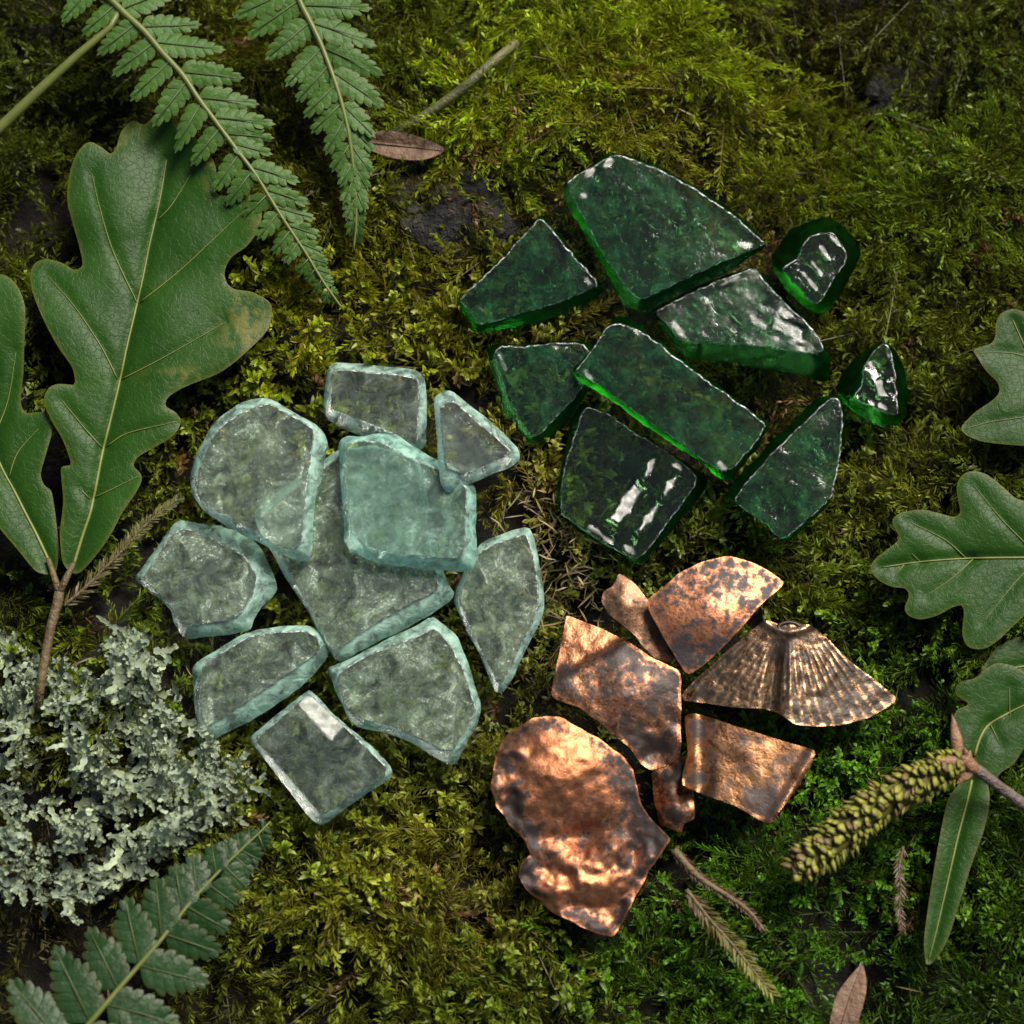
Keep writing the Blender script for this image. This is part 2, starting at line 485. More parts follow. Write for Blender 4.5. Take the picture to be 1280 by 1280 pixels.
# height limit for the moss under whatever lies on it
RES = .03; NR = 640
ZMAX = np.full((NR, NR), 9.0)
gr = (np.arange(NR) - NR / 2) * RES
RX, RY = np.meshgrid(gr, gr, indexing='ij')
def press(P, zfun):
    """P: outline in working xy; moss below it is pushed under zfun(x, y)"""
    P = np.asarray(P)[:, :2]
    i0, j0 = np.clip(((P.min(0) - .1) / RES + NR / 2).astype(int), 0, NR - 1)
    i1, j1 = np.clip(((P.max(0) + .1) / RES + NR / 2).astype(int) + 1, 1, NR)
    x, y = RX[i0:i1, j0:j1], RY[i0:i1, j0:j1]
    m = inside(P, x, y)
    sub = ZMAX[i0:i1, j0:j1]
    z = zfun(x, y) if callable(zfun) else np.full(x.shape, zfun)
    sub[m] = np.minimum(sub[m], z[m])

# ------------------------------------------------------------------ glass shards
def shard(name, label, cat, group, outer, inner, z0, t, mats, tilt=(0, 0), amp=.015, freq=2.5, sp=6.0, hfun=None, bulge=.35, jit=.6, seed=0, arris=1.5):
    O = catmull(outer, True, 5.0, .35); I_ = catmull(inner, True, 5.0, .25)
    if area2(O) < 0: O = O[::-1]
    if area2(I_) < 0: I_ = I_[::-1]
    O = O + np.stack([vn(O[:, 0], O[:, 1], .07, seed) - .5, vn(O[:, 0], O[:, 1], .07, seed + 4) - .5], 1) * 3 * jit
    I_ = I_ + np.stack([vn(I_[:, 0], I_[:, 1], .16, seed + 7) - .5, vn(I_[:, 0], I_[:, 1], .16, seed + 9) - .5], 1) * 2.2 * jit
    c = O.mean(0)
    def base(p): return z0 + tilt[0] * (p[0] - c[0]) / 100 + tilt[1] * (p[1] - c[1]) / 100
    # an arris ring slightly outside the top face
    cin = I_.mean(0)
    tan = np.roll(I_, -1, 0) - np.roll(I_, 1, 0)
    nr = np.stack([tan[:, 1], -tan[:, 0]], 1); nr /= np.linalg.norm(nr, axis=1)[:, None] + 1e-9
    A_ = I_ + nr * arris
    def htop(P, fade=True):
        z = np.array([base(p) for p in P]) + t
        x, y = P[:, 0] / 100, P[:, 1] / 100
        z = z + amp * 2 * (fbm(x, y, freq, seed + 20, 3) - .5) * 2
        if hfun is not None: z = z + hfun(P[:, 0], P[:, 1])
        return z
    pts, tris = fill(I_, sp)
    zt = htop(pts)
    V = [W(p[0], p[1], z) for p, z in zip(pts, zt)]
    F = list(tris); M = [0] * len(tris)
    def addring(P, z):
        o = len(V)
        for p, zz in zip(P, z): V.append(W(p[0], p[1], zz))
        return o
    def strip(oa, Pa, ob, Pb, mi):
        for f in bridge(Pa, Pb):
            F.append([(oa + k) if k < len(Pa) else (ob + k - len(Pa)) for k in f]); M.append(mi)
    nI = len(I_)
    zi = zt[:nI]
    o1 = addring(I_, zi)
    za = htop(A_) - .035 - .02 * vn(A_[:, 0], A_[:, 1], .3, seed)
    o2 = addring(A_, za)
    strip(o2, A_, o1, I_, 2)
    o2b = addring(A_, za)
    zO = np.array([base(p) for p in O])
    zm = zO + t * bulge + .02 * (vn(O[:, 0], O[:, 1], .1, seed + 2) - .5)
    om = addring(O, zm)
    strip(om, O, o2b, A_, 1)
    Bt = c + (O - c) * .965
    ob = addring(Bt, zO)
    strip(ob, Bt, om, O, 1)
    bp, bt_ = fill(Bt, 22.0)
    o = len(V)
    for p in bp: V.append(W(p[0], p[1], base(p)))
    for f in bt_: F.append([o + f[0], o + f[2], o + f[1]]); M.append(0)
    V = np.array(V)
    # pixel y points down: flip windings so normals face out
    F = [f[::-1] for f in F]
    gl = np.zeros(len(V))
    if hfun is not None: gl[:len(pts)] = hfun(pts[:, 0], pts[:, 1], True)
    ob_ = mesh_obj(name, V, F, mats, None, None, M, attrs={"glint": gl})
    tag(ob_, label, cat, group)
    press(V[om:om + len(O)], lambda x, y: z0 - .03 + tilt[0] * (x * 100 + 640 - c[0]) / 100 + tilt[1] * (640 - y * 100 - c[1]) / 100)
    return ob_

def facets(*L, amt=.74, seed=0):
    """small facets shaped for their glint (cx, cy, length, width, px direction) whose plane tips towards the sun"""
    def f(x, y, mask=False):
        z = np.zeros(np.shape(x)); M = np.zeros(np.shape(x))
        for k, (cx, cy, ln, wd, dx, dy) in enumerate(L):
            n = math.hypot(dx, dy); dx_, dy_ = dx / n, dy / n
            u = (x - cx) * dx_ + (y - cy) * dy_; v = -(x - cx) * dy_ + (y - cy) * dx_
            j = (fbm(x, y, .12, seed + k, 2) - .5) * 9
            m = np.clip((ln / 2 - np.abs(u) + j) / 5, 0, 1) * np.clip((wd / 2 - np.abs(v) + j * .5) / 4, 0, 1)
            M = np.maximum(M, m)
            z = z + m * amt * (-HALF[0] / HALF[2] * (x - cx) + HALF[1] / HALF[2] * (y - cy)) / 100
        return M if mask else z
    return f
GC = "clear glass shards on the moss"
def clear(label, outer, inner, z0, t, mats=None, **kw):
    return shard("glass_shard", label, "glass shard", GC, outer, inner, z0, t, mats or M_clear, **kw)

clear("large pale clear glass shard lying half beneath the rounded shard and the aqua shard",
  [(320,642),(372,602),(425,562),(475,562),(522,576),(538,640),(551,700),(561,730),(567,741),(562,752),(520,779),(467,805),(430,825),(421,826),(412,815),(385,765),(357,722),(340,690)],
  [(330,648),(380,608),(428,570),(475,570),(515,582),(530,640),(540,700),(547,735),(515,753),(467,780),(416,812),(392,765),(366,720),(348,688)],
  .30, .20, amp=.008, seed=1)
clear("large clear glass shard with rounded upper left side, leaning over the flat central shard",
  [(238,602),(240,585),(247,565),(260,540),(275,522),(295,507),(315,499),(332,497),(350,505),(375,519),(397,532),(406,542),(410,555),(407,572),(402,600),(395,625),(391,655),(390,690),(386,701),(372,701),(352,692),(315,674),(280,655),(257,640),(242,622)],
  [(248,605),(252,582),(265,552),(280,532),(302,517),(335,506),(355,516),(391,537),(387,570),(381,617),(377,670),(375,680),(362,687),(340,677),(305,655),(252,625)],
  .56, .28, amp=.012, seed=2)
clear("small four sided clear glass shard above the aqua shard, its lower slanting edge bright white",
  [(405,512),(406,485),(412,458),(421,453),(467,456),(520,463),(531,473),(533,505),(533,553),(526,562),(512,556),(490,548),(455,545),(427,535),(410,525)],
  [(415,510),(417,465),(467,467),(521,476),(520,551),(512,551),(495,543),(455,526),(417,512)],
  .27, .22, M_clean, amp=.010, freq=3, seed=3)
clear("thick squarish aqua tinted glass shard, deeper in tint than the other clear shards",
  [(423,557),(426,550),(435,545),(452,545),(475,542),(495,543),(512,555),(527,565),(550,577),(570,590),(590,605),(595,615),(595,647),(595,700),(590,712),(577,715),(540,712),(492,707),(462,700),(440,690),(431,677),(431,662),(426,605)],
  [(434,600),(434,570),(436,556),(455,552),(480,555),(500,567),(527,580),(555,590),(582,610),(580,655),(577,696),(530,695),(487,690),(455,680),(441,665),(436,642)],
  .55, .32, M_aqua, amp=.014, freq=2, seed=4)
clear("small triangular clear glass shard resting on the right corner of the aqua shard",
  [(542,505),(545,495),(557,488),(567,490),(600,517),(630,542),(647,560),(650,573),(645,580),(605,598),(590,604),(565,615),(557,614),(550,602),(548,575),(545,537)],
  [(551,512),(557,505),(567,503),(638,565),(617,576),(582,591),(560,584),(556,570)],
  0.66, .22, M_clean, tilt=(-.50, .05), amp=.008, seed=5)
clear("clear pebble like glass shard with wavy edge, leftmost of the clear glass shards",
  [(169,722),(185,700),(202,675),(217,655),(227,650),(247,654),(275,658),(300,665),(317,676),(327,687),(337,707),(345,730),(346,737),(340,747),(327,760),(317,775),(312,787),(295,792),(260,796),(235,799),(225,792),(216,777),(212,762),(197,747),(177,732)],
  [(181,722),(200,692),(215,670),(232,662),(278,680),(305,697),(320,720),(315,742),(302,765),(292,773),(245,780),(227,780),(219,765),(203,746),(189,733)],
  .28, .22, amp=.008, seed=6)
clear("green tinged clear glass shard with a pointed right end, just below the pebble like shard",
  [(241,835),(250,825),(280,807),(305,792),(330,786),(360,782),(385,782),(397,789),(407,800),(411,812),(407,825),(395,840),(375,860),(347,880),(315,900),(285,915),(265,925),(252,922),(247,912),(244,885),(241,855)],
  [(252,845),(255,833),(280,815),(312,797),(340,792),(382,790),(397,800),(397,815),(352,847),(315,872),(280,895),(257,908),(251,880)],
  .30, .26, amp=.015, seed=7)
def strip_glint(x, y, mask=False):
    # the bevelled strip along the upper right edge
    ex, ey = 75.0, 80.0
    L = math.hypot(ex, ey); ux, uy = ex / L, ey / L
    u = (x - 369) * ux + (y - 883) * uy
    d = (x - 369) * uy - (y - 883) * ux               # to the outside
    k = np.clip(d / 2.0, 0, 1) * np.clip((66 - u) / 5, 0, 1)
    if mask: return k
    g = (-HALF[0] / HALF[2] * (x - 405) + HALF[1] / HALF[2] * (y - 915)) / 100
    return k * g
clear("smooth rectangular clear glass shard with a bright white reflection, lowest of the clear shards",
  [(386,863),(394,868),(418,893),(450,920),(488,957),(491,965),(488,974),(470,985),(440,1005),(410,1028),(400,1031),(390,1025),(372,1003),(355,980),(334,954),(316,932),(312,924),(318,917),(350,890)],
  [(322,924),(350,900),(383,872),(390,872),(416,896),(448,926),(482,960),(477,972),(440,994),(402,1016),(370,980),(336,942)],
  .30, .24, M_clean, amp=.003, freq=2, seed=8, sp=3, hfun=strip_glint)
clear("frosted five sided clear glass shard whose tip points down, beside the copper pieces",
  [(410,837),(417,832),(452,816),(492,795),(520,782),(535,773),(542,772),(560,785),(572,797),(582,820),(592,852),(601,880),(601,892),(595,910),(580,937),(572,952),(565,956),(550,950),(520,932),(485,917),(450,910),(437,900),(427,880),(417,857)],
  [(421,855),(430,838),(467,817),(520,797),(542,787),(560,803),(577,835),(593,884),(592,892),(566,936),(552,936),(520,920),(482,905),(442,895),(430,875)],
  .30, .24, amp=.012, freq=3, seed=9)
clear("clear glass shard tapering to a point at the bottom, rightmost of the clear glass shards",
  [(568,750),(577,720),(598,683),(620,670),(652,659),(662,661),(670,682),(677,720),(680,762),(672,783),(655,817),(640,850),(630,864),(621,865),(615,856),(600,820),(582,785)],
  [(576,750),(585,722),(604,689),(655,669),(664,690),(670,722),(672,760),(650,808),(629,850),(621,851),(607,822),(589,785)],
  .26, .18, amp=.008, seed=10)

GG = "green glass shards on the moss"
def green(label, outer, inner, z0, t, mats=None, **kw):
    kw.setdefault("arris", 1.7); kw.setdefault("jit", 1.3)
    return shard("green_glass_shard", label, "glass shard", GG, outer, inner, z0, t, mats or M_green, **kw)
green("largest green glass shard, five sided with a rippled surface, at the top of its cluster",
  [(705,234),(710,226),(738,207),(747,199),(764,191),(780,192),(818,206),(860,227),(915,263),(953,298),(957,306),(954,313),(915,336),(860,364),(818,385),(802,388),(790,387),(778,378),(759,344),(736,304),(712,262)],
  [(711,229),(740,210),(766,196),(780,197),(818,211),(860,233),(912,268),(952,302),(953,305),(890,332),(860,346),(806,371),(792,367),(771,341),(747,304),(725,262)],
  .46, .30, amp=.005, freq=1.8, sp=3.5, hfun=facets((736,216,26,12,-1,.7), (760,203,24,8,-1,.6), (932,306,28,9,-1,.3), (730,246,10,16,.3,1), seed=44), seed=31)
green("triangular green glass shard left of the largest green shard",
  [(572,374),(590,358),(630,318),(672,271),(677,268),(686,276),(710,306),(738,342),(752,358),(751,368),(733,381),(689,398),(642,410),(600,416),(593,413),(578,388)],
  [(577,374),(595,357),(632,321),(675,275),(682,279),(708,312),(742,349),(745,358),(700,376),(654,390),(601,404),(587,386)],
  .34, .28, amp=.005, freq=2, sp=3.5, hfun=facets((600,385,16,8,1,.6), (735,352,14,8,1,1), seed=45), seed=32)
green("silvery green glass shard with a wide sheen, tucked under the largest green shard",
  [(817,391),(822,386),(880,354),(938,333),(949,336),(960,350),(985,375),(1018,412),(1038,447),(1036,470),(1033,477),(1020,475),(990,468),(920,455),(860,447),(840,428)],
  [(821,390),(842,379),(880,360),(938,337),(946,340),(962,361),(1000,398),(1023,424),(1028,437),(1018,442),(960,433),(905,428),(860,427),(850,425),(838,410),(827,398)],
  .22, .30, M_sheen, amp=.004, freq=6, sp=2.6, hfun=facets((846,410,24,14,.7,.7), (985,412,46,20,1,.35), (950,404,30,12,1,.3), (1010,430,26,9,1,.4), (915,350,40,7,-1,.5), amt=.52, seed=46), seed=33)
def hump(cx, cy, ang, wl, a, half):
    ca, sa = math.cos(math.radians(ang)), math.sin(math.radians(ang))
    def f(x, y):
        u = (x - cx) * ca + (y - cy) * sa
        return a * np.cos(2 * np.pi * u / wl) * np.exp(-(u / half) ** 2)
    return f
green("small rounded dark green glass knob with a ridged glossy top",
  [(965,322),(975,307),(990,287),(1010,276),(1030,272),(1050,280),(1067,297),(1075,312),(1072,327),(1062,350),(1047,375),(1032,390),(1020,392),(1000,380),(980,357),(965,337)],
  [(979,337),(1000,322),(1005,307),(1015,296),(1040,292),(1057,317),(1056,327),(1041,347),(1024,376),(1016,378),(989,350)],
  .28, .42, M_bottle, amp=.003, sp=2.2, hfun=facets((1031,316,26,9,.5,.86), (1021,335,26,9,.6,.8), (1012,351,34,9,.66,.75), (1043,300,20,7,.8,.6), seed=14), bulge=.3, seed=34)
green("smallest green glass shard, a glossy rough drop at the far right",
  [(1045,485),(1055,462),(1075,442),(1105,428),(1120,437),(1130,460),(1135,487),(1132,520),(1122,532),(1105,533),(1080,522),(1055,505)],
  [(1068,497),(1078,480),(1080,462),(1090,443),(1105,431),(1114,445),(1118,477),(1120,516),(1110,516),(1086,505)],
  .28, .36, M_bottle, amp=.008, freq=6, sp=2.2, hfun=facets((1073,470,16,9,-.3,1), (1088,455,14,10,.2,1), (1100,486,26,15,.1,1), (1104,508,20,12,1,.3), (1108,440,16,6,.5,1), (1093,505,14,8,1,.4), seed=24), bulge=.3, seed=35)
green("green glass shard with a curved left side, tucked under the end of the green bar",
  [(609,437),(625,429),(660,430),(695,426),(726,427),(742,432),(745,447),(735,490),(714,517),(684,550),(674,553),(660,551),(646,536),(630,510),(618,477),(611,454)],
  [(620,442),(628,434),(660,434),(695,430),(728,432),(738,447),(726,485),(672,544),(664,544),(651,526),(635,496),(623,461)],
  .24, .22, amp=.005, sp=3.5, hfun=facets((628,452,34,7,.2,1), (645,516,40,6,.5,1), (690,433,50,6,1,0), seed=47), seed=36)
green("long bar shaped green glass shard lying across the middle of the green shards",
  [(716,463),(740,435),(759,407),(768,397),(780,396),(795,404),(850,446),(900,484),(958,528),(960,536),(945,562),(920,594),(908,601),(895,594),(885,585),(840,556),(790,519),(740,486),(722,478)],
  [(722,463),(742,436),(761,409),(775,406),(800,415),(850,452),(900,489),(954,531),(930,569),(911,586),(896,585),(850,552),(800,517),(750,481),(728,469)],
  .52, .30, amp=.005, freq=2, sp=3.5, hfun=facets((790,410,50,6,.8,.6), (905,585,24,10,1,.8), (735,468,20,12,1,1), seed=48), seed=37)
glints_h = facets((783,630,62,22,-.6,.8), (812,584,36,12,-.4,.9), (838,606,40,13,-.6,.8), (810,648,50,14,-.58,.8), (752,669,44,11,.86,.5), (786,687,18,16,1,0), (846,582,16,12,1,.4), seed=3)
green("dark green glass shard with bright streaked window like reflections, beneath the green bar",
  [(695,625),(702,588),(710,541),(717,517),(731,505),(754,515),(789,538),(824,557),(860,580),(881,594),(885,604),(870,625),(838,665),(815,692),(800,704),(785,701),(760,684),(725,666),(705,650)],
  [(702,625),(707,583),(721,541),(733,511),(759,518),(789,540),(820,557),(870,596),(848,634),(801,696),(785,694),(754,678),(726,659),(705,644)],
  .32, .24, M_bottle, amp=.006, freq=2, sp=2.4, hfun=glints_h, seed=38)
green("deep green half round glass shard with one long straight edge, lower right of its cluster",
  [(907,617),(922,597),(964,551),(992,525),(1019,500),(1038,496),(1052,501),(1056,512),(1055,545),(1047,589),(1038,626),(1025,643),(988,674),(975,676),(962,661),(936,639),(909,626)],
  [(919,624),(964,570),(1010,526),(1040,498),(1049,503),(1052,534),(1046,584),(1036,623),(986,668),(975,672),(962,658),(931,635)],
  .30, .26, amp=.008, freq=2, sp=4, bulge=.25, seed=39)

# ------------------------------------------------------------------ sheets (copper, leaves)
def sheet(name, outline, zfun, th, sp, mats, parent=None, step=3.5, k=.25, jit=0.0, seed=0, extra=None, pressed=True, origin=None):
    O = catmull(outline, True, step, k)
    if area2(O) < 0: O = O[::-1]
    if jit:
        O = O + np.stack([fbm(O[:, 0], O[:, 1], .05, seed) - .5, fbm(O[:, 0], O[:, 1], .05, seed + 4) - .5], 1) * jit
    P, T = fill(O, sp)
    z = zfun(P[:, 0], P[:, 1])
    top = np.array([W(p[0], p[1], zz) for p, zz in zip(P, z)])
    n = len(P); nb = len(O)
    bot = top - np.array([0, 0, th])
    rim = np.vstack([top[:nb], bot[:nb]])
    V = np.vstack([top, bot, rim])
    F = [f[::-1] for f in T] + [[n + i for i in f] for f in T]
    F += [[2 * n + (i + 1) % nb, 2 * n + i, 2 * n + nb + i, 2 * n + nb + (i + 1) % nb][::-1] for i in range(nb)]
    at = None
    if extra:
        at = {}
        for kx, fx in extra.items():
            a = fx(P[:, 0], P[:, 1]); at[kx] = np.concatenate([a, a, a[:nb], a[:nb]])
    if at and 'patina' in at:
        d_ = seg_dist(P[:, 0], P[:, 1], np.vstack([O, O[:1]])); a_ = -.16 * np.exp(-(d_ / 2.2) ** 2)
        at['patina'] = at['patina'] + np.concatenate([a_, a_, np.full(2 * nb, -.16)])
    o = mesh_obj(name, V, F, mats, parent, origin, None, True, at)
    if pressed:
        press(top[:nb], float(z.min() - th - .04))
    return o, O

def gb(*L):
    """sum of gaussian bumps (cx, cy, rx, ry, amp)"""
    def f(x, y):
        s = 0
        for cx, cy, rx, ry, a in L: s = s + a * np.exp(-((x - cx) / rx) ** 2 - ((y - cy) / ry) ** 2)
        return s
    return f
def nz(x, y, f, seed, o=3): return fbm(np.asarray(x) / 100, np.asarray(y) / 100, f, seed, o) - .5
GM = "copper pieces on the moss"
def rim_pat(O, w, a):
    L = np.vstack([catmull(O, True, 5), catmull(O, True, 5)[:1]])
    return lambda x, y: a * np.exp(-(seg_dist(x, y, L) / w) ** 2)

o2_ = [(771,722),(774,717),(780,720),(795,731),(806,744),(812,753),(826,784),(838,815),(842,824),(836,828),(819,822),(806,811),(795,796),(776,779),(759,766),(752,751),(754,740),(765,732)]
o, _ = sheet("copper_fragment", o2_, lambda x, y: .36 + .10 * np.exp(-((x - 782) / 20) ** 2 - ((y - 755) / 25) ** 2) + .06 * nz(x, y, 5, 3), .05, 5, M_cop_old, jit=3, seed=1,
   extra={"patina": lambda x, y: 0 * x})
tag(o, "small dull brown copper sliver with a rounded head, sticking out beneath the spotted copper piece", "copper piece", GM)
o1_ = [(809,757),(812,748),(830,733),(851,715),(877,702),(910,695),(924,698),(947,706),(979,727),(971,739),(947,760),(924,788),(889,823),(865,842),(857,841),(840,815),(829,796),(816,774)]
o, _ = sheet("copper_fragment", o1_, lambda x, y: .52 + .16 * np.exp(-((x - 890) / 70) ** 2 - ((y - 765) / 60) ** 2) + .05 * nz(x, y, 2, 5) + .015 * nz(x, y, 7, 6), .05, 5, M_cop_spot, jit=3, seed=2,
   extra={"patina": lambda x, y: rim_pat(o1_, 9, .10)(x, y) + gb((905, 735, 30, 22, .06), (850, 815, 22, 18, .13), (890, 812, 22, 14, .10))(x, y)})
tag(o, "orange copper piece with dark spots and a curved top edge, topmost of the copper pieces", "copper piece", GM)
o7_ = [(815,966),(830,958),(851,941),(860,955),(856,978),(866,989),(868,1010),(867,1024),(855,1031),(852,1041),(841,1037),(824,1029),(820,1008),(817,984)]
o, _ = sheet("copper_fragment", o7_, lambda x, y: .24 + .05 * nz(x, y, 4, 8) * 3 + .1 * np.exp(-((x - 845) / 14) ** 2 - ((y - 1005) / 25) ** 2), .05, 4, M_cop_brown, jit=4, seed=3,
   extra={"patina": lambda x, y: rim_pat(o7_, 6, -.1)(x, y) + gb((843, 1018, 10, 12, .2), (846, 970, 22, 18, .12))(x, y)})
tag(o, "smallest dark copper scrap with a crumpled end, pinned between three larger copper pieces", "copper piece", GM)
o3_ = [(709,770),(726,776),(754,787),(784,802),(810,819),(838,834),(848,839),(851,848),(851,867),(851,901),(852,930),(848,948),(832,957),(815,962),(802,955),(787,935),(765,917),(745,900),(741,899),(724,884),(697,875),(690,868),(692,849),(699,815),(705,787)]
fold3 = [(695,862),(715,842),(728,828),(735,822),(752,813),(770,812),(776,806)]
def z3(x, y):
    nx, ny = .52, .85
    s = (x - 735) * nx + (y - 826) * ny + 8 * (vn(x, y, .05, 3) - .5)
    step = 1 / (1 + np.exp(-s / 2.2))
    return .58 + .11 * step - .10 * (1 - step) * np.clip((-s) / 60, 0, 1) + .10 * np.exp(-((x - 775) / 50) ** 2 - ((y - 870) / 40) ** 2) + .07 * nz(x, y, 2.5, 11) + .015 * nz(x, y, 8, 12) - .12 * np.exp(-((x - 820) / 25) ** 2 - ((y - 945) / 22) ** 2) + .14 * nz(x, y, 5, 13) * np.exp(-((x - 820) / 40) ** 2 - ((y - 930) / 40) ** 2)
def p3(x, y):
    s = (x - 735) * .52 + (y - 826) * .85
    return np.where(s > 0, .05, -.14) + gb((700, 838, 14, 12, .28), (835, 850, 20, 30, .08), (800, 930, 20, 14, .1), (822, 905, 16, 14, -.15))(x, y) + rim_pat(o3_, 5, -.12)(x, y)
o, _ = sheet("copper_fragment", o3_, z3, .05, 4, M_cop_brown, jit=3, seed=4, extra={"patina": p3})
tag(o, "brown copper piece with a torn layered fold and a shiny upper left corner", "copper piece", GM)
o4_ = [(852,868),(865,853),(896,825),(928,797),(952,778),(962,776),(975,781),(986,776),(999,780),(1014,782),(1036,799),(1064,828),(1095,851),(1119,871),(1118,878),(1088,896),(1053,906),(1017,908),(994,905),(975,893),(956,886),(928,885),(896,881),(855,875)]
def z4(x, y):
    dx, dy = x - 987, y - 748
    r = np.hypot(dx, dy); a = np.arctan2(dx, dy)
    w = np.clip((r - 45) / 40, 0, 1)
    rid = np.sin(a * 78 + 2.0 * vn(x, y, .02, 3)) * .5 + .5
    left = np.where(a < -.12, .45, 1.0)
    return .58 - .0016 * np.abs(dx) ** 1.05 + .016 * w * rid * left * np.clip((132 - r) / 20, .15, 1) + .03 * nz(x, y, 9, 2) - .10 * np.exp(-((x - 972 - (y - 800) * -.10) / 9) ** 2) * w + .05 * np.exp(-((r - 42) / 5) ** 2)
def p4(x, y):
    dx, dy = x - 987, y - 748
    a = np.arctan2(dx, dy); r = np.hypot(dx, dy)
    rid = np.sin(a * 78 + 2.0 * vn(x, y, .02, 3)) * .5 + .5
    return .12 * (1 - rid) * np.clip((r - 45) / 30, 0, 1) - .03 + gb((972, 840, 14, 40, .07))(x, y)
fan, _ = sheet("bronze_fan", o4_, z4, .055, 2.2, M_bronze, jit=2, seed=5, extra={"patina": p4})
tag(fan, "fan shaped bronze piece with fine ribs radiating from a collar, right of the copper pieces", "bronze piece", GM)
a_ = np.linspace(0, 2 * np.pi, 22)
cv, cf = tube([W(986 + 13 * math.cos(t), 784 + 6 * math.sin(t), .575) for t in a_], .024, 6)
mesh_obj("collar", cv, cf, M_bronze, fan, attrs={"patina": np.full(len(cv), .05)})
o5_ = [(856,896),(860,892),(869,892),(894,899),(931,911),(969,924),(1002,933),(1017,938),(1019,943),(1012,959),(995,987),(969,1023),(963,1029),(946,1023),(920,1008),(890,997),(864,987),(853,980),(854,965),(860,939),(857,914)]
def z5(x, y):
    return .50 + .14 * np.exp(-((x - 855) / 7) ** 2) - .06 * np.exp(-((x - 876) / 12) ** 2) + .0006 * (x - 900) + .07 * nz(x, y, 2, 21) + .010 * nz(x, y, 8, 22) + .05 * np.exp(-(((x - 990) * .86 + (y - 985) * .5) / 7) ** 2)
o, _ = sheet("copper_fragment", o5_, z5, .05, 4.5, M_cop_tan, jit=2.5, seed=6,
   extra={"patina": lambda x, y: gb((872, 905, 14, 9, .22), (868, 975, 14, 9, .22), (950, 1000, 18, 14, .24), (962, 1020, 6, 6, .2), (932, 960, 10, 7, .12))(x, y) + rim_pat(o5_, 4, -.12)(x, y)})
tag(o, "tan copper plate with four corners and a bright bent left edge, beneath the bronze fan", "copper piece", GM)
o6_ = [(615,985),(616,960),(620,942),(632,922),(650,907),(667,897),(685,895),(702,897),(725,910),(750,925),(775,945),(792,962),(797,980),(802,1005),(815,1025),(836,1045),(838,1050),(825,1070),(810,1092),(790,1130),(772,1163),(765,1170),(750,1167),(725,1157),(690,1140),(675,1125),(657,1112),(648,1096),(652,1080),(662,1067),(655,1050),(637,1032),(632,1020),(621,1007)]
z6b = gb((700, 962, 60, 55, .24), (655, 985, 25, 40, .08), (690, 1046, 60, 14, -.07), (750, 1040, 40, 16, -.08), (636, 950, 14, 18, -.12), (640, 1000, 12, 16, -.1), (735, 1075, 26, 18, .10), (770, 1060, 18, 14, .10), (715, 1110, 40, 20, .08), (790, 1060, 14, 14, -.08), (680, 1085, 20, 16, -.10))
def z6(x, y):
    low = 1 / (1 + np.exp(-(y - 1045) / 12)); lf = 1 / (1 + np.exp((x - 655) / 6))
    return .50 + z6b(x, y) + (.07 + .22 * low + .34 * lf) * nz(x, y, 3.2, 31) + .035 * nz(x, y, 8, 33) - .0004 * (y - 1030)
o, _ = sheet("copper_fragment", o6_, z6, .05, 4, M_cop, jit=5, seed=7,
   extra={"patina": lambda x, y: rim_pat(o6_, 16, .10)(x, y) + gb((640, 955, 16, 22, .16), (645, 1005, 12, 22, .18), (668, 1045, 16, 20, .14), (655, 1095, 14, 14, .12), (780, 980, 16, 22, .12), (812, 1045, 16, 14, .16), (740, 1035, 50, 10, .05), (705, 960, 50, 45, -.12), (755, 1110, 30, 30, -.08))(x, y)})
tag(o, "largest copper piece, a bright crumpled lobed sheet with a domed top", "copper piece", GM)

# ------------------------------------------------------------------ broad leaves
def leaf_parts(parent, outline, midrib, sides, z0, mat, vein_w=3.2, slope=(0, 0), und=.10, seed=0, edge_amt=.6, spots=None, leafname="blade", veinmat=None, cup=.12):
    c = np.mean(outline, 0)
    OL = catmull(outline, True, 4); OL = np.vstack([OL, OL[:1]])
    mid = catmull(midrib, False, 6); sd = [catmull(s, False, 6) for s in sides]
    def zf(x, y):
        x = np.asarray(x, float); y = np.asarray(y, float)
        dm = seg_dist(x, y, mid)
        z = z0 + slope[0] * (x - c[0]) / 100 + slope[1] * (y - c[1]) / 100
        z = z + und * 2 * nz(x, y, .8, seed, 2) + cup * (1 - np.exp(-dm / 45)) - .035 * np.exp(-(dm / 7) ** 2)
        for s in sd: z = z - .028 * np.exp(-(seg_dist(x, y, s) / 8) ** 2)
        z = z + .012 * nz(x, y, 6, seed + 3)
        de = seg_dist(x, y, OL)
        return z - .02 * np.exp(-de / 6) + .05 * nz(x, y, 1.6, seed + 5, 2) * np.exp(-de / 20)
    def edge(x, y):
        e = edge_amt * np.exp(-(seg_dist(x, y, OL) / 2.6) ** 2)
        if spots: e = e + spots(x, y) * np.clip((fbm(x, y, .12, seed + 8, 3) - .45) * 8, 0, 1)
        return np.clip(e, 0, 1)
    blade, _ = sheet(leafname, outline, zf, .014, 4.5, mat, parent, step=4, k=.5, seed=seed, extra={"edge": edge}, pressed=False)
    vm = veinmat or M_vein
    bo_ = np.array([W(p[0], p[1], z0) for p in OL])
    press(bo_, z0 - .22)
    def vein(nm, line, w):
        n = len(line)
        P = [W(p[0], p[1], float(zf(p[0], p[1])) + .012) for p in line]
        R = np.linspace(w, w * .35, n) / 100 / 2
        v, f = tube(P, R, 6)
        mesh_obj(nm, v, f, vm, parent)
    vein("midrib", mid, vein_w * 1.15)
    for s in sd: vein("side_vein", s, vein_w * .42)
    return zf

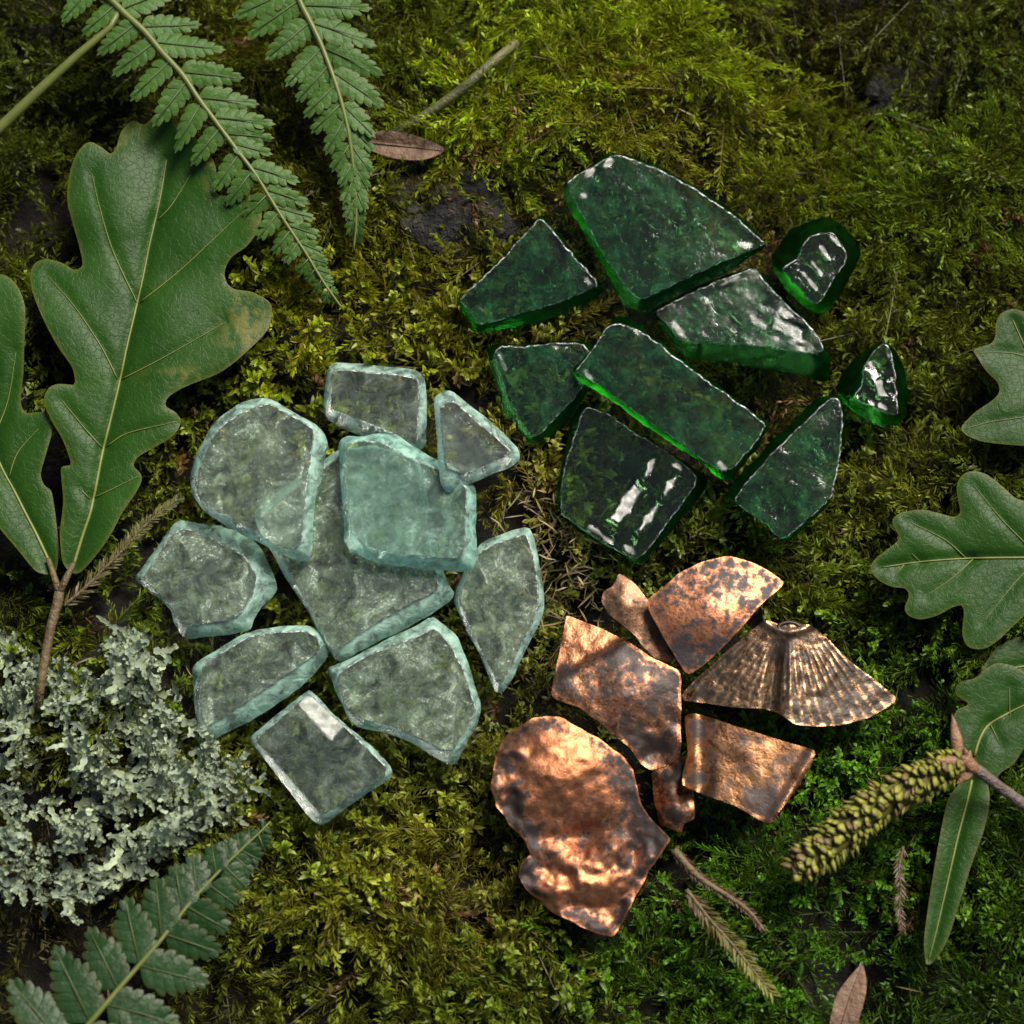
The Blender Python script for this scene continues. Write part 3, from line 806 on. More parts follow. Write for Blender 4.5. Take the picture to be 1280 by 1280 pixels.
def leaf_thing(name, label, cat, group, outline, midrib, sides, z0, mat, **kw):
    at = W(*midrib[0], z0)
    r = empty(name, at)
    tag(r, label, cat, group)
    leaf_parts(r, outline, midrib, sides, z0, mat, **kw)
    return r

class Sub:      # a leaf inside a thing: its blade is the part, its veins hang under the blade
    pass
def leaf_child(parent, outline, midrib, sides, z0, mat, **kw):
    c = empty("leaf", root_of(parent)); c.parent = parent; c.location = (0, 0, 0)
    leaf_parts(c, outline, midrib, sides, z0, mat, **kw)

big_o = [(88,715),(79,704),(76,687),(75,665),(79,628),(77,600),(77,584),(88,581),(86,570),(77,547),(64,525),(55,500),(61,485),(73,480),(92,481),(94,477),(90,459),(73,434),(56,403),(42,369),(38,347),(42,331),(56,324),(76,328),(93,337),(103,331),(98,304),(90,276),(84,248),(87,217),(96,192),(110,178),(124,182),(138,192),(145,185),(152,164),(166,151),(180,156),(188,150),(200,143),(214,148),(226,160),(240,170),(256,182),(264,195),(270,212),(269,237),(274,244),(295,244),(318,244),(326,257),(325,282),(309,307),(290,321),(281,338),(283,352),(292,361),(315,365),(335,376),(340,386),(335,411),(309,439),(276,465),(242,479),(228,485),(211,496),(207,507),(220,516),(226,527),(217,544),(195,558),(173,571),(167,582),(176,592),(177,601),(169,617),(154,639),(136,672),(117,698),(99,716)]
big_m = [(92,706),(103,670),(114,636),(128,566),(138,525),(149,479),(158,436),(169,389),(178,350),(186,310),(200,248),(208,200)]
big_s = [[(147,474),(127,434),(93,383),(59,344)],[(152,474),(197,451),(245,424),(281,403)],[(172,380),(141,313),(124,257),(115,217)],[(175,378),(225,338),(270,296),(312,257)],[(197,275),(214,257),(239,217)],[(128,560),(110,540),(77,500)],[(133,558),(158,542),(220,527)],[(117,622),(143,610),(173,595)],[(113,624),(99,610)]]
sm_o = [(59,718),(70,713),(73,687),(70,650),(64,614),(55,606),(51,592),(59,562),(65,536),(55,516),(33,516),(26,503),(29,467),(30,439),(31,383),(20,355),(6,344),(-8,344),(-20,355),(-25,380),(-42,400),(-35,440),(-55,480),(-40,530),(-30,590),(-8,648),(0,661),(22,687),(44,713)]
sm_m = [(66,712),(55,688),(44,665),(30,638),(18,614),(0,580),(-12,540),(-14,450)]
sm_s = [[(11,597),(22,566),(48,536)],[(-8,548),(10,500),(20,440)]]
sprig = empty("oak_sprig", W(48, 885, .35))
tag(sprig, "oak sprig with one large lobed green leaf and one smaller leaf on a brown twig", "oak sprig")
leaf_child(sprig, big_o, big_m, big_s, .62, M_oak, vein_w=3.6, und=.14, seed=41, spots=gb((310, 410, 30, 35, 1.2), (240, 470, 50, 12, .8), (318, 262, 14, 24, .7), (160, 175, 25, 22, .5), (265, 215, 10, 25, .9)))
leaf_child(sprig, sm_o, sm_m, sm_s, .58, M_oak, vein_w=3.6, und=.10, seed=44)
tv = [tube([W(48, 887, .42), W(51, 852, .56), W(57, 819, .58), W(64, 782, .6), W(72, 753, .62), W(74, 740, .63)], np.array([.055, .055, .058, .06, .065, .06]), 8),
      tube([W(74, 742, .63), W(69, 725, .62), W(60, 698, .60)], np.array([.05, .04, .03]), 8),
      tube([W(74, 742, .63), W(83, 722, .64), W(92, 704, .64)], np.array([.05, .042, .03]), 8)]
v, f = join(tv)
mesh_obj("twig", v, f, M_twig, sprig)

leaf_thing("oak_leaf", "green oak leaf cut by the right border, beside the smallest green glass shard", "oak leaf", "oak leaves at the right",
  [(1300,388),(1280,389),(1267,386),(1251,392),(1245,405),(1244,421),(1239,429),(1218,437),(1222,447),(1233,464),(1247,478),(1249,490),(1241,500),(1218,516),(1202,533),(1202,538),(1210,545),(1229,552),(1263,556),(1290,557),(1315,552),(1328,530),(1340,505),(1345,470),(1340,430),(1322,400)],
  [(1338,500),(1310,470),(1285,440),(1266,400)], [[(1325,510),(1280,521),(1239,527),(1206,536)],[(1296,452),(1270,442),(1238,440),(1225,441)]], .62, M_oak_dark, seed=51, cup=.06)
leaf_thing("oak_leaf", "whole lobed oak leaf pointing left, right of the bronze fan", "oak leaf", "oak leaves at the right",
  [(1088,710),(1095,698),(1119,679),(1124,672),(1117,658),(1116,649),(1126,641),(1154,637),(1175,642),(1192,646),(1200,641),(1198,626),(1196,607),(1203,594),(1215,589),(1233,593),(1254,609),(1271,623),(1300,632),(1330,655),(1365,690),(1330,725),(1300,752),(1280,770),(1264,785),(1247,801),(1229,811),(1210,808),(1203,792),(1205,766),(1202,757),(1191,759),(1172,769),(1151,774),(1135,769),(1131,759),(1136,745),(1132,736),(1114,733),(1097,724)],
  [(1362,696),(1310,697),(1280,697),(1212,698),(1154,702),(1102,709)],
  [[(1300,697),(1254,651),(1217,606)],[(1208,698),(1182,675),(1135,651)],[(1216,699),(1191,722),(1158,745)],[(1302,698),(1280,716),(1259,740),(1229,778)],[(1150,702),(1140,692)],[(1130,706),(1120,718)]], .64, M_oak, seed=52, cup=.07, slope=(.08, 0))
leaf_thing("oak_leaf", "dark shaded oak leaf mostly hidden between two other oak leaves", "oak leaf", "oak leaves at the right",
  [(1228,842),(1236,822),(1250,806),(1275,796),(1300,796),(1330,810),(1340,835),(1320,860),(1280,868),(1245,862)],
  [(1335,830),(1290,832),(1240,838)], [], .34, M_oak_dark, seed=53, cup=.05)
leaf_thing("green_leaf", "wavy edged green leaf behind the catkin's brown bud", "leaf", None,
  [(1194,862),(1200,852),(1218,848),(1231,838),(1245,829),(1265,832),(1285,842),(1310,850),(1340,880),(1330,910),(1300,930),(1280,938),(1266,956),(1252,965),(1243,973),(1228,962),(1212,948),(1197,938),(1190,913),(1195,889),(1210,880),(1196,870)],
  [(1218,945),(1224,925),(1234,908),(1252,896),(1285,880),(1325,872)], [[(1238,905),(1250,930)],[(1262,893),(1262,860)]], .52, M_oak_dark, seed=54, cup=.05)
leaf_thing("narrow_leaf", "long narrow dark green leaf with finely ribbed surface, hanging below the catkin's bud", "leaf", None,
  [(1207,970),(1195,985),(1185,1000),(1177,1034),(1166,1096),(1158,1150),(1155,1180),(1158,1205),(1166,1203),(1183,1178),(1200,1127),(1214,1082),(1231,1034),(1237,999),(1233,975),(1222,966)],
  [(1215,975),(1208,1005),(1197,1047),(1183,1109),(1170,1165),(1161,1200)], [], .46, M_oak_dark, seed=55, cup=.10, und=.05, vein_w=3.0)
leaf_thing("dead_leaf", "brown curled dead leaf at the foot of the green stem", "dead leaf", None,
  [(460,170),(478,163),(505,166),(532,174),(556,187),(532,199),(500,199),(475,193),(463,184)], [(462,178),(500,182),(552,188)], [], .48, M_dead, seed=56, und=.12, cup=.1, veinmat=M_dead)
leaf_thing("dead_leaf", "torn brown dead leaf cut by the bottom border", "dead leaf", None,
  [(1078,1206),(1083,1225),(1082,1243),(1076,1266),(1066,1292),(1038,1292),(1042,1256),(1048,1240),(1058,1226),(1068,1214)], [(1050,1290),(1062,1250),(1077,1208)], [], .40, M_dead, seed=57, und=.15, cup=.08, veinmat=M_dead)

# ------------------------------------------------------------------ ferns
def pinna_mesh(b, t, wmax, n, roll, droop, seed):
    """one toothed leaflet from b to t (3D), width wmax, n teeth a side"""
    rs = np.random.default_rng(seed)
    ax = t - b; L = np.linalg.norm(ax); ax /= L
    up = np.array([0, -.05, 1.0])
    sd = np.cross(up, ax); sd /= np.linalg.norm(sd)
    up = np.cross(ax, sd)
    sd2 = sd * math.cos(roll) + up * math.sin(roll); up2 = np.cross(ax, sd2)
    V = []; F = []; E = []
    def pt(u, v, h=0):
        uu = u * L
        return b + ax * uu + sd2 * v + up2 * (h - droop * u * u * L - .55 * v * v / max(wmax, .01) * .5)
    for s in (1, -1):
        for k in range(n):
            u0 = (k + .02) / (n + .6); u1 = (k + 1.0) / (n + .6); d = u1 - u0
            um = (u0 + u1) / 2
            prof = (1 - um ** 2.2) * min(1, .72 + um * 2.2) * (.93 + .14 * rs.random())
            h = wmax * .5 * prof
            sl = .42 * h / L * (1.0 + .2 * rs.random())
            o = len(V); hh = .012 * rs.standard_normal()
            pr = [(u0 + .0 * d, 0, 0), (u0 - .01 * d + sl * .58, .58 * h, .0), (u0 + .06 * d + sl * .85, .84 * h, 0), (u0 + .28 * d + sl * 1.05, .98 * h, 0), (u0 + .70 * d + sl * 1.15, h, 0),
                  (u0 + 1.0 * d + sl * .92, .80 * h, 0), (u0 + 1.02 * d + sl * .57, .56 * h, 0), (u1, 0, 0), (u0 + .55 * d + sl * .55, .55 * h, .012 * min(1, wmax * 3))]
            for i, (u, v_, z) in enumerate(pr):
                V.append(pt(u, s * v_, z + hh * v_ / max(h, .01) - (.009 if i in (0, 7) else 0)))
                E.append(.35 if i in (3, 4) else (.08 if i in (2, 5) else 0))
            for i in range(8):
                q = [o + i, o + (i + 1) % 8, o + 8]
                F.append(q if s < 0 else q[::-1])
    # terminal tooth
    o = len(V); u0 = n / (n + .6) - .03
    for u, v_ in ((u0, 0), (u0, wmax * .12), (1, 0), (u0, -wmax * .12)):
        V.append(pt(u, v_)); E.append(.6 if u == 1 else 0)
    F += [[o, o + 2, o + 1], [o, o + 3, o + 2]]
    return np.array(V), F, E
def fern(label, rach, zr, pinnae, mat, wr, wfac=.30, rw=.05, base=None, teeth=7, extra_stem=None):
    R = catmull(rach, False, 8)
    tt = np.linspace(0, 1, len(R))
    zz = np.interp(tt, np.linspace(0, 1, len(zr)), zr)
    P = np.array([W(p[0], p[1], z) for p, z in zip(R, zz)])
    root = empty("fern_frond", P[0])
    tag(root, label, "fern", "fern fronds")
    parts = [tube(P, np.linspace(rw, rw * .3, len(P)), 7)]
    if extra_stem: parts.append(extra_stem)
    v, f = join(parts)
    mesh_obj("rachis", v, f, M_rachis, root)
    for k, ((bx, by), (tx, ty)) in enumerate(pinnae):
        i = int(np.argmin(np.hypot(R[:, 0] - bx, R[:, 1] - by)))
        zb = zz[i] + .01
        b = P[i] * .75 + .25 * W(bx, by, zb)
        t = W(tx, ty, zb - .06 + .10 * (random.random() - .5))
        L = np.linalg.norm(t - b)
        nt = max(3, int(round(teeth * min(1, L / .95))))
        V, F, E = pinna_mesh(b, t, L * wfac + wr, nt, random.uniform(-.22, .22), random.uniform(.02, .12), 100 + k)
        pn = mesh_obj("pinna", V, F, mat, root, attrs={"edge": E})
        mv, mf = tube([b + np.array([0, 0, .0]), (b + t) / 2 + np.array([0, 0, -.005]), b + (t - b) * .9], np.array([.012, .009, .005]), 5)
        o = mesh_obj("midrib", mv, mf, M_frib, root)
        o.parent = pn
f1 = [(-0,0)]
r1 = [(112,-28),(139,0),(157,18),(182,41),(202,65),(229,95),(247,122),(271,154),(294,185),(320,219),(331,237),(354,274),(382,316),(402,349),(420,375),(430,388)]
p1 = [((155,12),(232,-22)),((135,-5),(200,-45)),((176,30),(253,30)),((196,53),(283,61)),((224,91),(306,97)),((247,122),(325,128)),((269,146),(345,152)),((283,168),(344,172)),((290,180),(342,192)),((311,211),(376,226)),((331,235),(388,254)),((347,261),(396,273)),((360,282),(402,295)),((374,302),(405,316)),((386,320),(411,329)),((396,335),(414,342)),((404,348),(418,355)),((412,362),(424,370)),
 ((120,-20),(76,28)),((139,8),(100,44)),((170,30),(120,68)),((190,57),(138,94)),((208,77),(161,125)),((232,101),(190,158)),((251,130),(216,189)),((273,158),(237,207)),((295,196),(266,240)),((311,217),(282,258)),((329,245),(303,275)),((343,265),(321,300)),((360,290),(339,318)),((370,306),(354,330)),((384,326),(370,341)),((392,336),(382,353)),((402,350),(394,366)),((412,365),(407,380))]
st1 = tube([W(-30, 186, .72), W(0, 160, .80), W(50, 112, .92), W(100, 66, 1.02), W(138, 34, 1.06), W(150, 12, 1.08)], np.array([.075, .072, .066, .055, .042, .035]), 8)
fern("fern frond at top left overlapping the tip of the large oak leaf", r1, [1.1, 1.1, 1.1, 1.0, .9, .75, .6], p1, M_fern, .12, .31, .05, extra_stem=st1)
r2 = [(366,-30),(374,0),(388,28),(400,53),(414,89),(425,122),(435,162),(441,203),(445,244),(445,282),(442,312)]
p2 = [((372,-10),(452,-30)),((382,6),(466,8)),((394,30),(472,53)),((406,59),(480,93)),((417,88),(482,134)),((427,126),(470,172)),((433,150),(470,190)),((439,180),(466,220)),((443,205),(461,240)),((445,232),(457,266)),((446,258),(452,286)),((446,280),(448,304)),
 ((360,-16),(290,22)),((370,2),(307,47)),((385,26),(331,75)),((400,58),(356,108)),((408,82),(370,127)),((419,106),(378,146)),((425,128),(388,167)),((430,150),(406,193)),((438,181),(414,216)),((441,203),(424,234)),((443,222),(428,256)),((445,245),(432,276)),((445,270),(437,296))]
fern("fern frond hanging down at the top, left of the brown dead leaf", r2, [1.15, 1.1, 1.05, .95, .8, .65], p2, M_fern, .12, .33, .045)
r3 = [(338,1027),(323,1042),(281,1082),(239,1127),(197,1180),(163,1219),(113,1278),(85,1312),(60,1345)]
r3 = r3[::-1]
p3_ = [((322,1044),(331,1064)),((304,1062),(327,1076)),((292,1073),(318,1092)),((281,1084),(310,1111)),((262,1110),(299,1133)),((239,1135),(288,1164)),((208,1169),(279,1192)),((174,1211),(263,1229)),((135,1256),(226,1280)),((100,1298),(190,1325)),
 ((326,1036),(334,1032)),((310,1052),(310,1034)),((298,1062),(296,1040)),((284,1076),(281,1048)),((270,1096),(264,1052)),((248,1120),(241,1064)),((228,1142),(218,1076)),((202,1172),(194,1093)),((174,1204),(155,1118)),((146,1238),(109,1157)),((112,1278),(66,1180)),((82,1313),(10,1222))]
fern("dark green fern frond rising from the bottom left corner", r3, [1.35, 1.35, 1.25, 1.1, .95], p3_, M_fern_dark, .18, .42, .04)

# ------------------------------------------------------------------ catkin with its twig and bud
ck = empty("catkin", W(1280, 1006, .5))
tag(ck, "yellow green scaly catkin with a brown bud on a grey twig", "catkin")
cl = catmull([(1204,949),(1175,962),(1152,975),(1097,1006),(1046,1047),(1010,1076),(994,1090)], False, 4)
zc = np.linspace(.95, .75, len(cl))
CP = np.array([W(p[0], p[1], z) for p, z in zip(cl, zc)])
cr = np.interp(np.linspace(0, 1, len(cl)), [0, .08, .25, .6, .9, 1], [.10, .17, .215, .23, .20, .12])
v, f = tube(CP, cr * .84, 10)
core = (v, f)
scv = []; scf = []; sct = []
ntot = 430
T = np.gradient(CP, axis=0); T /= np.linalg.norm(T, axis=1)[:, None]
sv = [core[0]]; sf = list(core[1]); tint = [np.tile((.15, .13, .03), (len(core[0]), 1))]
off = len(core[0])
for i in range(ntot):
    s = (i + .5) / ntot
    k = s * (len(CP) - 1); k0 = min(int(k), len(CP) - 2); fr = k - k0
    p = CP[k0] * (1 - fr) + CP[k0 + 1] * fr; tg = T[k0]
    r = np.interp(k, np.arange(len(cr)), cr)
    a = np.cross(tg, [0, 0, 1.0]); a /= np.linalg.norm(a); b = np.cross(a, tg)
    an = i * 2.39996 + random.uniform(-.45, .45)
    nrm = a * math.cos(an) + b * math.sin(an); side = np.cross(tg, nrm)
    out_ = nrm * random.uniform(.4, 1.0) + tg * random.uniform(.2, .9) + side * random.uniform(-.5, .5); out_ /= np.linalg.norm(out_)
    fz = np.cross(side, out_)
    Ls, ws = .115 * random.uniform(.7, 1.3), .066 * random.uniform(.7, 1.3)
    c0 = p + nrm * r * .76
    base_c = np.array((.25, .26, .04)) if random.random() < .78 else np.array((.18, .13, .05))
    base_c = base_c * random.uniform(.75, 1.2)
    rings = []
    for (l, w, h) in ((0, .5, .35), (.4, 1.0, .5), (.75, .8, .35), (1.1, .12, .1)):
        for q in range(6):
            th = q * math.pi / 3
            rings.append(c0 + out_ * Ls * l + side * ws * w * math.cos(th) + fz * ws * h * math.sin(th))
    sv.append(np.array(rings))
    tint.append(np.vstack([np.tile(base_c * .8, (12, 1)), np.tile(base_c, (6, 1)), np.tile(base_c * np.array((.72, .52, .55)), (6, 1))]))
    for g in range(3):
        for q in range(6):
            sf.append([off + g * 6 + q, off + g * 6 + (q + 1) % 6, off + g * 6 + 6 + (q + 1) % 6, off + g * 6 + 6 + q])
    sf.append([off + 18 + q for q in range(6)])
    off += 24
def tinted(name, V, F, tint, mat, parent):
    o = mesh_obj(name, V, F, mat, parent)
    at = o.data.attributes.new("tint", 'FLOAT_COLOR', 'POINT')
    at.data.foreach_set("color", np.concatenate([tint, np.ones((len(tint), 1))], 1).astype(np.float32).ravel())
    return o
tinted("catkin_body", np.vstack(sv), sf, np.vstack(tint), M_catkin, ck)
def bud_scale(b, t, w):
    ax = t - b; L = np.linalg.norm(ax); ax /= L
    a = np.cross(ax, [0, 0, 1.0]); a /= np.linalg.norm(a); c = np.cross(a, ax)
    V = []; F = []
    prof = [(0, .5), (.2, .9), (.45, 1), (.75, .6), (1, .08)]
    for u, r in prof:
        for q in range(8):
            th = q * math.pi / 4
            V.append(b + ax * L * u + (a * math.cos(th) + c * .6 * math.sin(th)) * w * r)
    for g in range(4):
        for q in range(8): F.append([g * 8 + q, g * 8 + (q + 1) % 8, g * 8 + 8 + (q + 1) % 8, g * 8 + 8 + q])
    return np.array(V), F
bp_ = [bud_scale(W(1200, 950, .98), W(1190, 893, 1.02), .075), bud_scale(W(1210, 955, 1.02), W(1172, 950, 1.12), .085), bud_scale(W(1212, 956, 1.0), W(1168, 968, 1.02), .075),
       bud_scale(W(1216, 962, .98), W(1196, 980, .95), .06), bud_scale(W(1204, 962, 1.0), W(1213, 938, 1.05), .07), bud_scale(W(1222, 964, .98), W(1200, 944, 1.1), .08), bud_scale(W(1216, 965, .95), W(1205, 934, 1.05), .06)]
M_bud = plant_mat("bud scale", False, 0, (.16, .07, .035), (.28, .15, .08), 5, .5, .05, bumpf=12, bumpd=.04)
v, f = join(bp_)
mesh_obj("bud", v, f, M_bud, ck)
M_gtwig = plant_mat("grey twig", False, 0, (.09, .065, .05), (.16, .125, .10), 5, .6, .0, bumpf=14, bumpd=.05)
v, f = tube([W(1208, 955, .95), W(1224, 964, .92), W(1250, 984, .82), W(1280, 1006, .7), W(1320, 1036, .6)], np.array([.06, .07, .065, .075, .08]), 9)
mesh_obj("twig", v, f, M_gtwig, ck)

# ------------------------------------------------------------------ stem, moss shoots, stones
v, f = tube([W(470, 180, .26), W(504, 160, .38), W(541, 138, .50), W(577, 112, .6), W(611, 82, .66), W(646, 52, .62)], np.array([.045, .055, .062, .066, .066, .05]), 9)
tag(mesh_obj("plant_stem", v, f, M_stem, None, W(470, 180, .2)), "brownish green bare stem lying on the moss at the top, above the dead leaf", "stem")

# generic leaflet builder -------------------------------------------------
def leaflets(P, D, N, L, Wd, curl, col, tipcol):
    """P base, D direction, N face normal, all (n,3); seven vertices and three faces each"""
    n = len(P)
    D = D / (np.linalg.norm(D, axis=1)[:, None] + 1e-9)
    Sd = np.cross(D, N); Sd /= np.linalg.norm(Sd, axis=1)[:, None] + 1e-9
    N = np.cross(Sd, D)
    L = L[:, None]; Wd = Wd[:, None]; curl = curl[:, None]
    def at(u):
        a = curl * u
        k = np.where(np.abs(curl) < 1e-3, 1e-3, curl)
        return P + D * (np.sin(a) / k) * L + N * ((1 - np.cos(a)) / k) * L
    m1, m2 = at(.38), at(.75)
    V = np.stack([P, m1 - Sd * Wd * .5 + N * Wd * .18, m1 + Sd * Wd * .5 + N * Wd * .18, m1 - N * Wd * .04,
                  m2 - Sd * Wd * .36 + N * Wd * .12, m2 + Sd * Wd * .36 + N * Wd * .12, m2 - N * Wd * .03, at(1.0)], 1)
    k = np.arange(n)[:, None] * 8
    F4 = np.concatenate([k + np.array([[1, 3, 6, 4]]), k + np.array([[3, 2, 5, 6]])])
    F3 = np.concatenate([k + np.array([[0, 3, 1]]), k + np.array([[0, 2, 3]]), k + np.array([[4, 6, 7]]), k + np.array([[6, 5, 7]])])
    c = np.stack([col, col, col, col * .9, (col + tipcol) / 2, (col + tipcol) / 2, col, tipcol], 1)
    return V.reshape(-1, 3), F4, F3, c.reshape(-1, 3)
def rotperp(T, az):
    ref = np.tile(np.array([[.31, .17, .93]]), (len(T), 1))
    a = np.cross(T, ref); a /= np.linalg.norm(a, axis=1)[:, None] + 1e-9
    b = np.cross(T, a)
    return a * np.cos(az)[:, None] + b * np.sin(az)[:, None]

def shoot_thing(name, label, cat, line, z, n, l0, w0, c_base, c_tip, r, mat_stem, flat=True, sparse=1.0):
    Lc = catmull(line, False, 4); P = np.array([W(p[0], p[1], zz) for p, zz in zip(Lc, np.linspace(z[0], z[1], len(Lc)))])
    s = np.sort(RNG.random(n)) ** .9
    k = s * (len(P) - 1); i0 = np.clip(k.astype(int), 0, len(P) - 2); fr = (k - i0)[:, None]
    B = P[i0] * (1 - fr) + P[i0 + 1] * fr
    T = P[i0 + 1] - P[i0]; T /= np.linalg.norm(T, axis=1)[:, None]
    up = np.array([[0, 0, 1.0]]); sd = np.cross(T, up); sd /= np.linalg.norm(sd, axis=1)[:, None]
    sg = np.where(RNG.random(n) < .5, 1, -1)[:, None]
    D = T * (.75 + .3 * RNG.random((n, 1))) + sd * sg * (.5 + .3 * RNG.random((n, 1))) + up * RNG.uniform(-.15, .45, (n, 1))
    N = np.tile(up, (n, 1)) + .4 * RNG.standard_normal((n, 3))
    ln = l0 * (1 - .45 * s ** 3) * RNG.uniform(.75, 1.2, n)
    c = np.array(c_base)[None] * (1 - s[:, None]) + np.array(c_tip)[None] * s[:, None]
    c = c * RNG.uniform(.7, 1.25, (n, 1))
    V, F4, F3, C = leaflets(B, D, N, ln, w0 * RNG.uniform(.8, 1.2, n), RNG.uniform(-.6, .3, n), c, c * 1.15)
    root = empty(name, P[0]); tag(root, label, cat)
    o = big_mesh("foliage", V, F4, F3, C, M_moss, P[0]); o.parent = root; o.location = (0, 0, 0)
    v, f = tube(P, np.linspace(r, r * .4, len(P)), 6)
    mesh_obj("stem", v, f, mat_stem, root)
shoot_thing("moss_shoot", "dry straw brown moss shoot beside the base of the oak sprig", "moss shoot", [(80,757),(106,735),(128,713),(158,683),(184,654),(222,624)], (.5, .55), 200, .17, .022, (.17, .13, .06), (.17, .19, .06), .025, M_twig)
shoot_thing("moss_shoot", "reddish brown dead moss shoot right of the largest copper piece", "moss shoot", [(842,1062),(873,1096),(907,1118),(935,1138),(955,1163)], (.5, .5), 300, .12, .014, (.10, .05, .03), (.16, .09, .05), .055, M_twig)
shoot_thing("moss_shoot", "brown stemmed moss shoot with a bright yellow green tip, below the copper", "moss shoot", [(858,1112),(887,1149),(915,1180),(940,1211),(966,1243)], (.45, .55), 260, .20, .026, (.10, .055, .03), (.24, .26, .04), .03, M_twig)
shoot_thing("moss_shoot", "thin pale brown moss strand below the catkin", "moss shoot", [(1129,1058),(1124,1085),(1126,1110),(1124,1135),(1129,1165)], (.4, .35), 120, .11, .018, (.20, .15, .09), (.14, .09, .06), .02, M_twig)

def stone(label, cx, cy, rx, ry, rz, zc, seed, rot=0):
    nu, nv_ = 48, 28
    V = []; F = []
    c = W(cx, cy, zc)
    for j in range(nv_ + 1):
        ph = math.pi * j / nv_ - math.pi / 2
        for i in range(nu):
            th = 2 * math.pi * i / nu
            d = Vector((math.cos(ph) * math.cos(th), math.cos(ph) * math.sin(th), math.sin(ph)))
            r = 1 + .30 * mnoise.fractal(d * 1.6 + Vector((seed, 0, 0)), 1, 2, 4) + .05 * mnoise.noise(d * 9)
            x, y, z = d.x * rx * r, d.y * ry * r, d.z * rz * r
            V.append(c + np.array([x * math.cos(rot) - y * math.sin(rot), x * math.sin(rot) + y * math.cos(rot), z]))
    for j in range(nv_):
        for i in range(nu): F.append([j * nu + i, j * nu + (i + 1) % nu, (j + 1) * nu + (i + 1) % nu, (j + 1) * nu + i])
    V = np.array(V)
    tag(mesh_obj("stone", V, F, M_stone), label, "stone", "dark stones")
stone("dark grey stone bare of moss between the fern tip and the green glass", 558, 268, 1.0, .66, .30, .02, 3, -.4)
stone("dark stone at the top right corner, half buried in moss", 1120, 105, .75, .55, .34, -.62, 8, .5)

# ------------------------------------------------------------------ lichen
def in_lichen(px, py):
    P = np.array([(-40,800),(15,795),(40,815),(95,840),(120,850),(160,800),(190,800),(200,850),(235,900),(262,930),(300,945),(325,985),(322,1000),(285,1035),(262,1060),(210,1072),(160,1110),(130,1140),(95,1125),(60,1140),(25,1165),(-40,1150)])
    return inside(P, px, py)
def lichen():
    V = []; F = []; C = []
    def ribbon(x, y, z, a, w, steps, depth):
        prev = None
        da = random.uniform(-.10, .10); ph = random.uniform(0, 6.28); roll = random.uniform(-.6, .6); vz = random.uniform(-.012, .02)
        tone = np.array((.32, .395, .285)) * random.uniform(.5, 1.15) * np.array((1, 1, random.uniform(.82, 1.05)))
        for k in range(steps):
            if len(V) > 260000: return
            ww = w * (1 + .30 * math.sin(k * 1.3 + ph)) * random.uniform(.9, 1.1)
            sx, sy = -math.sin(a), math.cos(a)
            ww *= min(1, .55 + .25 * k, .45 + .3 * (steps - 1 - k))
            cup = .5 * w
            col = tone * random.uniform(.9, 1.1)
            o = len(V)
            roll += random.uniform(-.25, .25)
            for q, hz in ((-1, cup * (.8 + roll)), (-.5, .2 * cup), (.0, 0), (.5, .2 * cup), (1, cup * (.8 - roll))):
                V.append((x + sx * ww * q, y + sy * ww * q, z + hz * .75)); C.append(col * (1.12 if abs(q) == 1 else .95))
            if prev is not None:
                for q in range(4): F.append((prev + q, prev + q + 1, o + q + 1, o + q))
            prev = o
            st = w * random.uniform(.5, .7)
            a += da + random.uniform(-.16, .16)
            x += math.cos(a) * st; y += math.sin(a) * st
            vz += random.uniform(-.012, .012); z += vz
            px, py = 640 + x * 100, 640 - y * 100
            if not in_lichen(np.array([px]), np.array([py]))[0] and random.random() < .22: break
            if depth > 0 and k > 0 and random.random() < .24:
                sg = random.choice((-1, 1))
                ribbon(x, y, z, a + sg * random.uniform(.45, .9), w * random.uniform(.8, .97), random.randint(5, 10), depth - 1)
        # fan tip: two small lobes
        if depth >= 0 and steps > 1:
            for sg in (-1, 1):
                if random.random() < .6: ribbon(x - math.cos(a) * w, y - math.sin(a) * w, z, a + sg * .55, w * .72, 5, -1)
    n = 0
    while n < 230:
        px, py = random.uniform(-30, 320), random.uniform(790, 1150)
        if not in_lichen(np.array([px]), np.array([py]))[0]: continue
        if fbm(np.array([px / 100]), np.array([py / 100]), 1.6, 33, 2)[0] < .42: continue
        n += 1
        p = W(px, py, .3)
        out_ = math.atan2(-(py - 1010), px + 60) if random.random() < .85 else random.uniform(0, 6.28)
        ribbon(p[0], p[1], .06 + random.random() * .34, out_ + random.uniform(-.8, .8), random.uniform(.022, .045), random.randint(12, 24), 3)
    V_ = np.array(V); F_ = np.array(F)
    # crumple
    V_[:, 2] += .06 * (fbm(V_[:, 0], V_[:, 1], 3, 61, 2) - .5) * 2
    return V_, F_, np.array(C)
lv, lf, lc = lichen()
org = W(60, 1000, .1)
lo = big_mesh("lichen", lv, lf, np.zeros((0, 3), int), lc, M_lichen, org)
tag(lo, "pale grey green clump of branching leafy lichen at the lower left", "lichen")

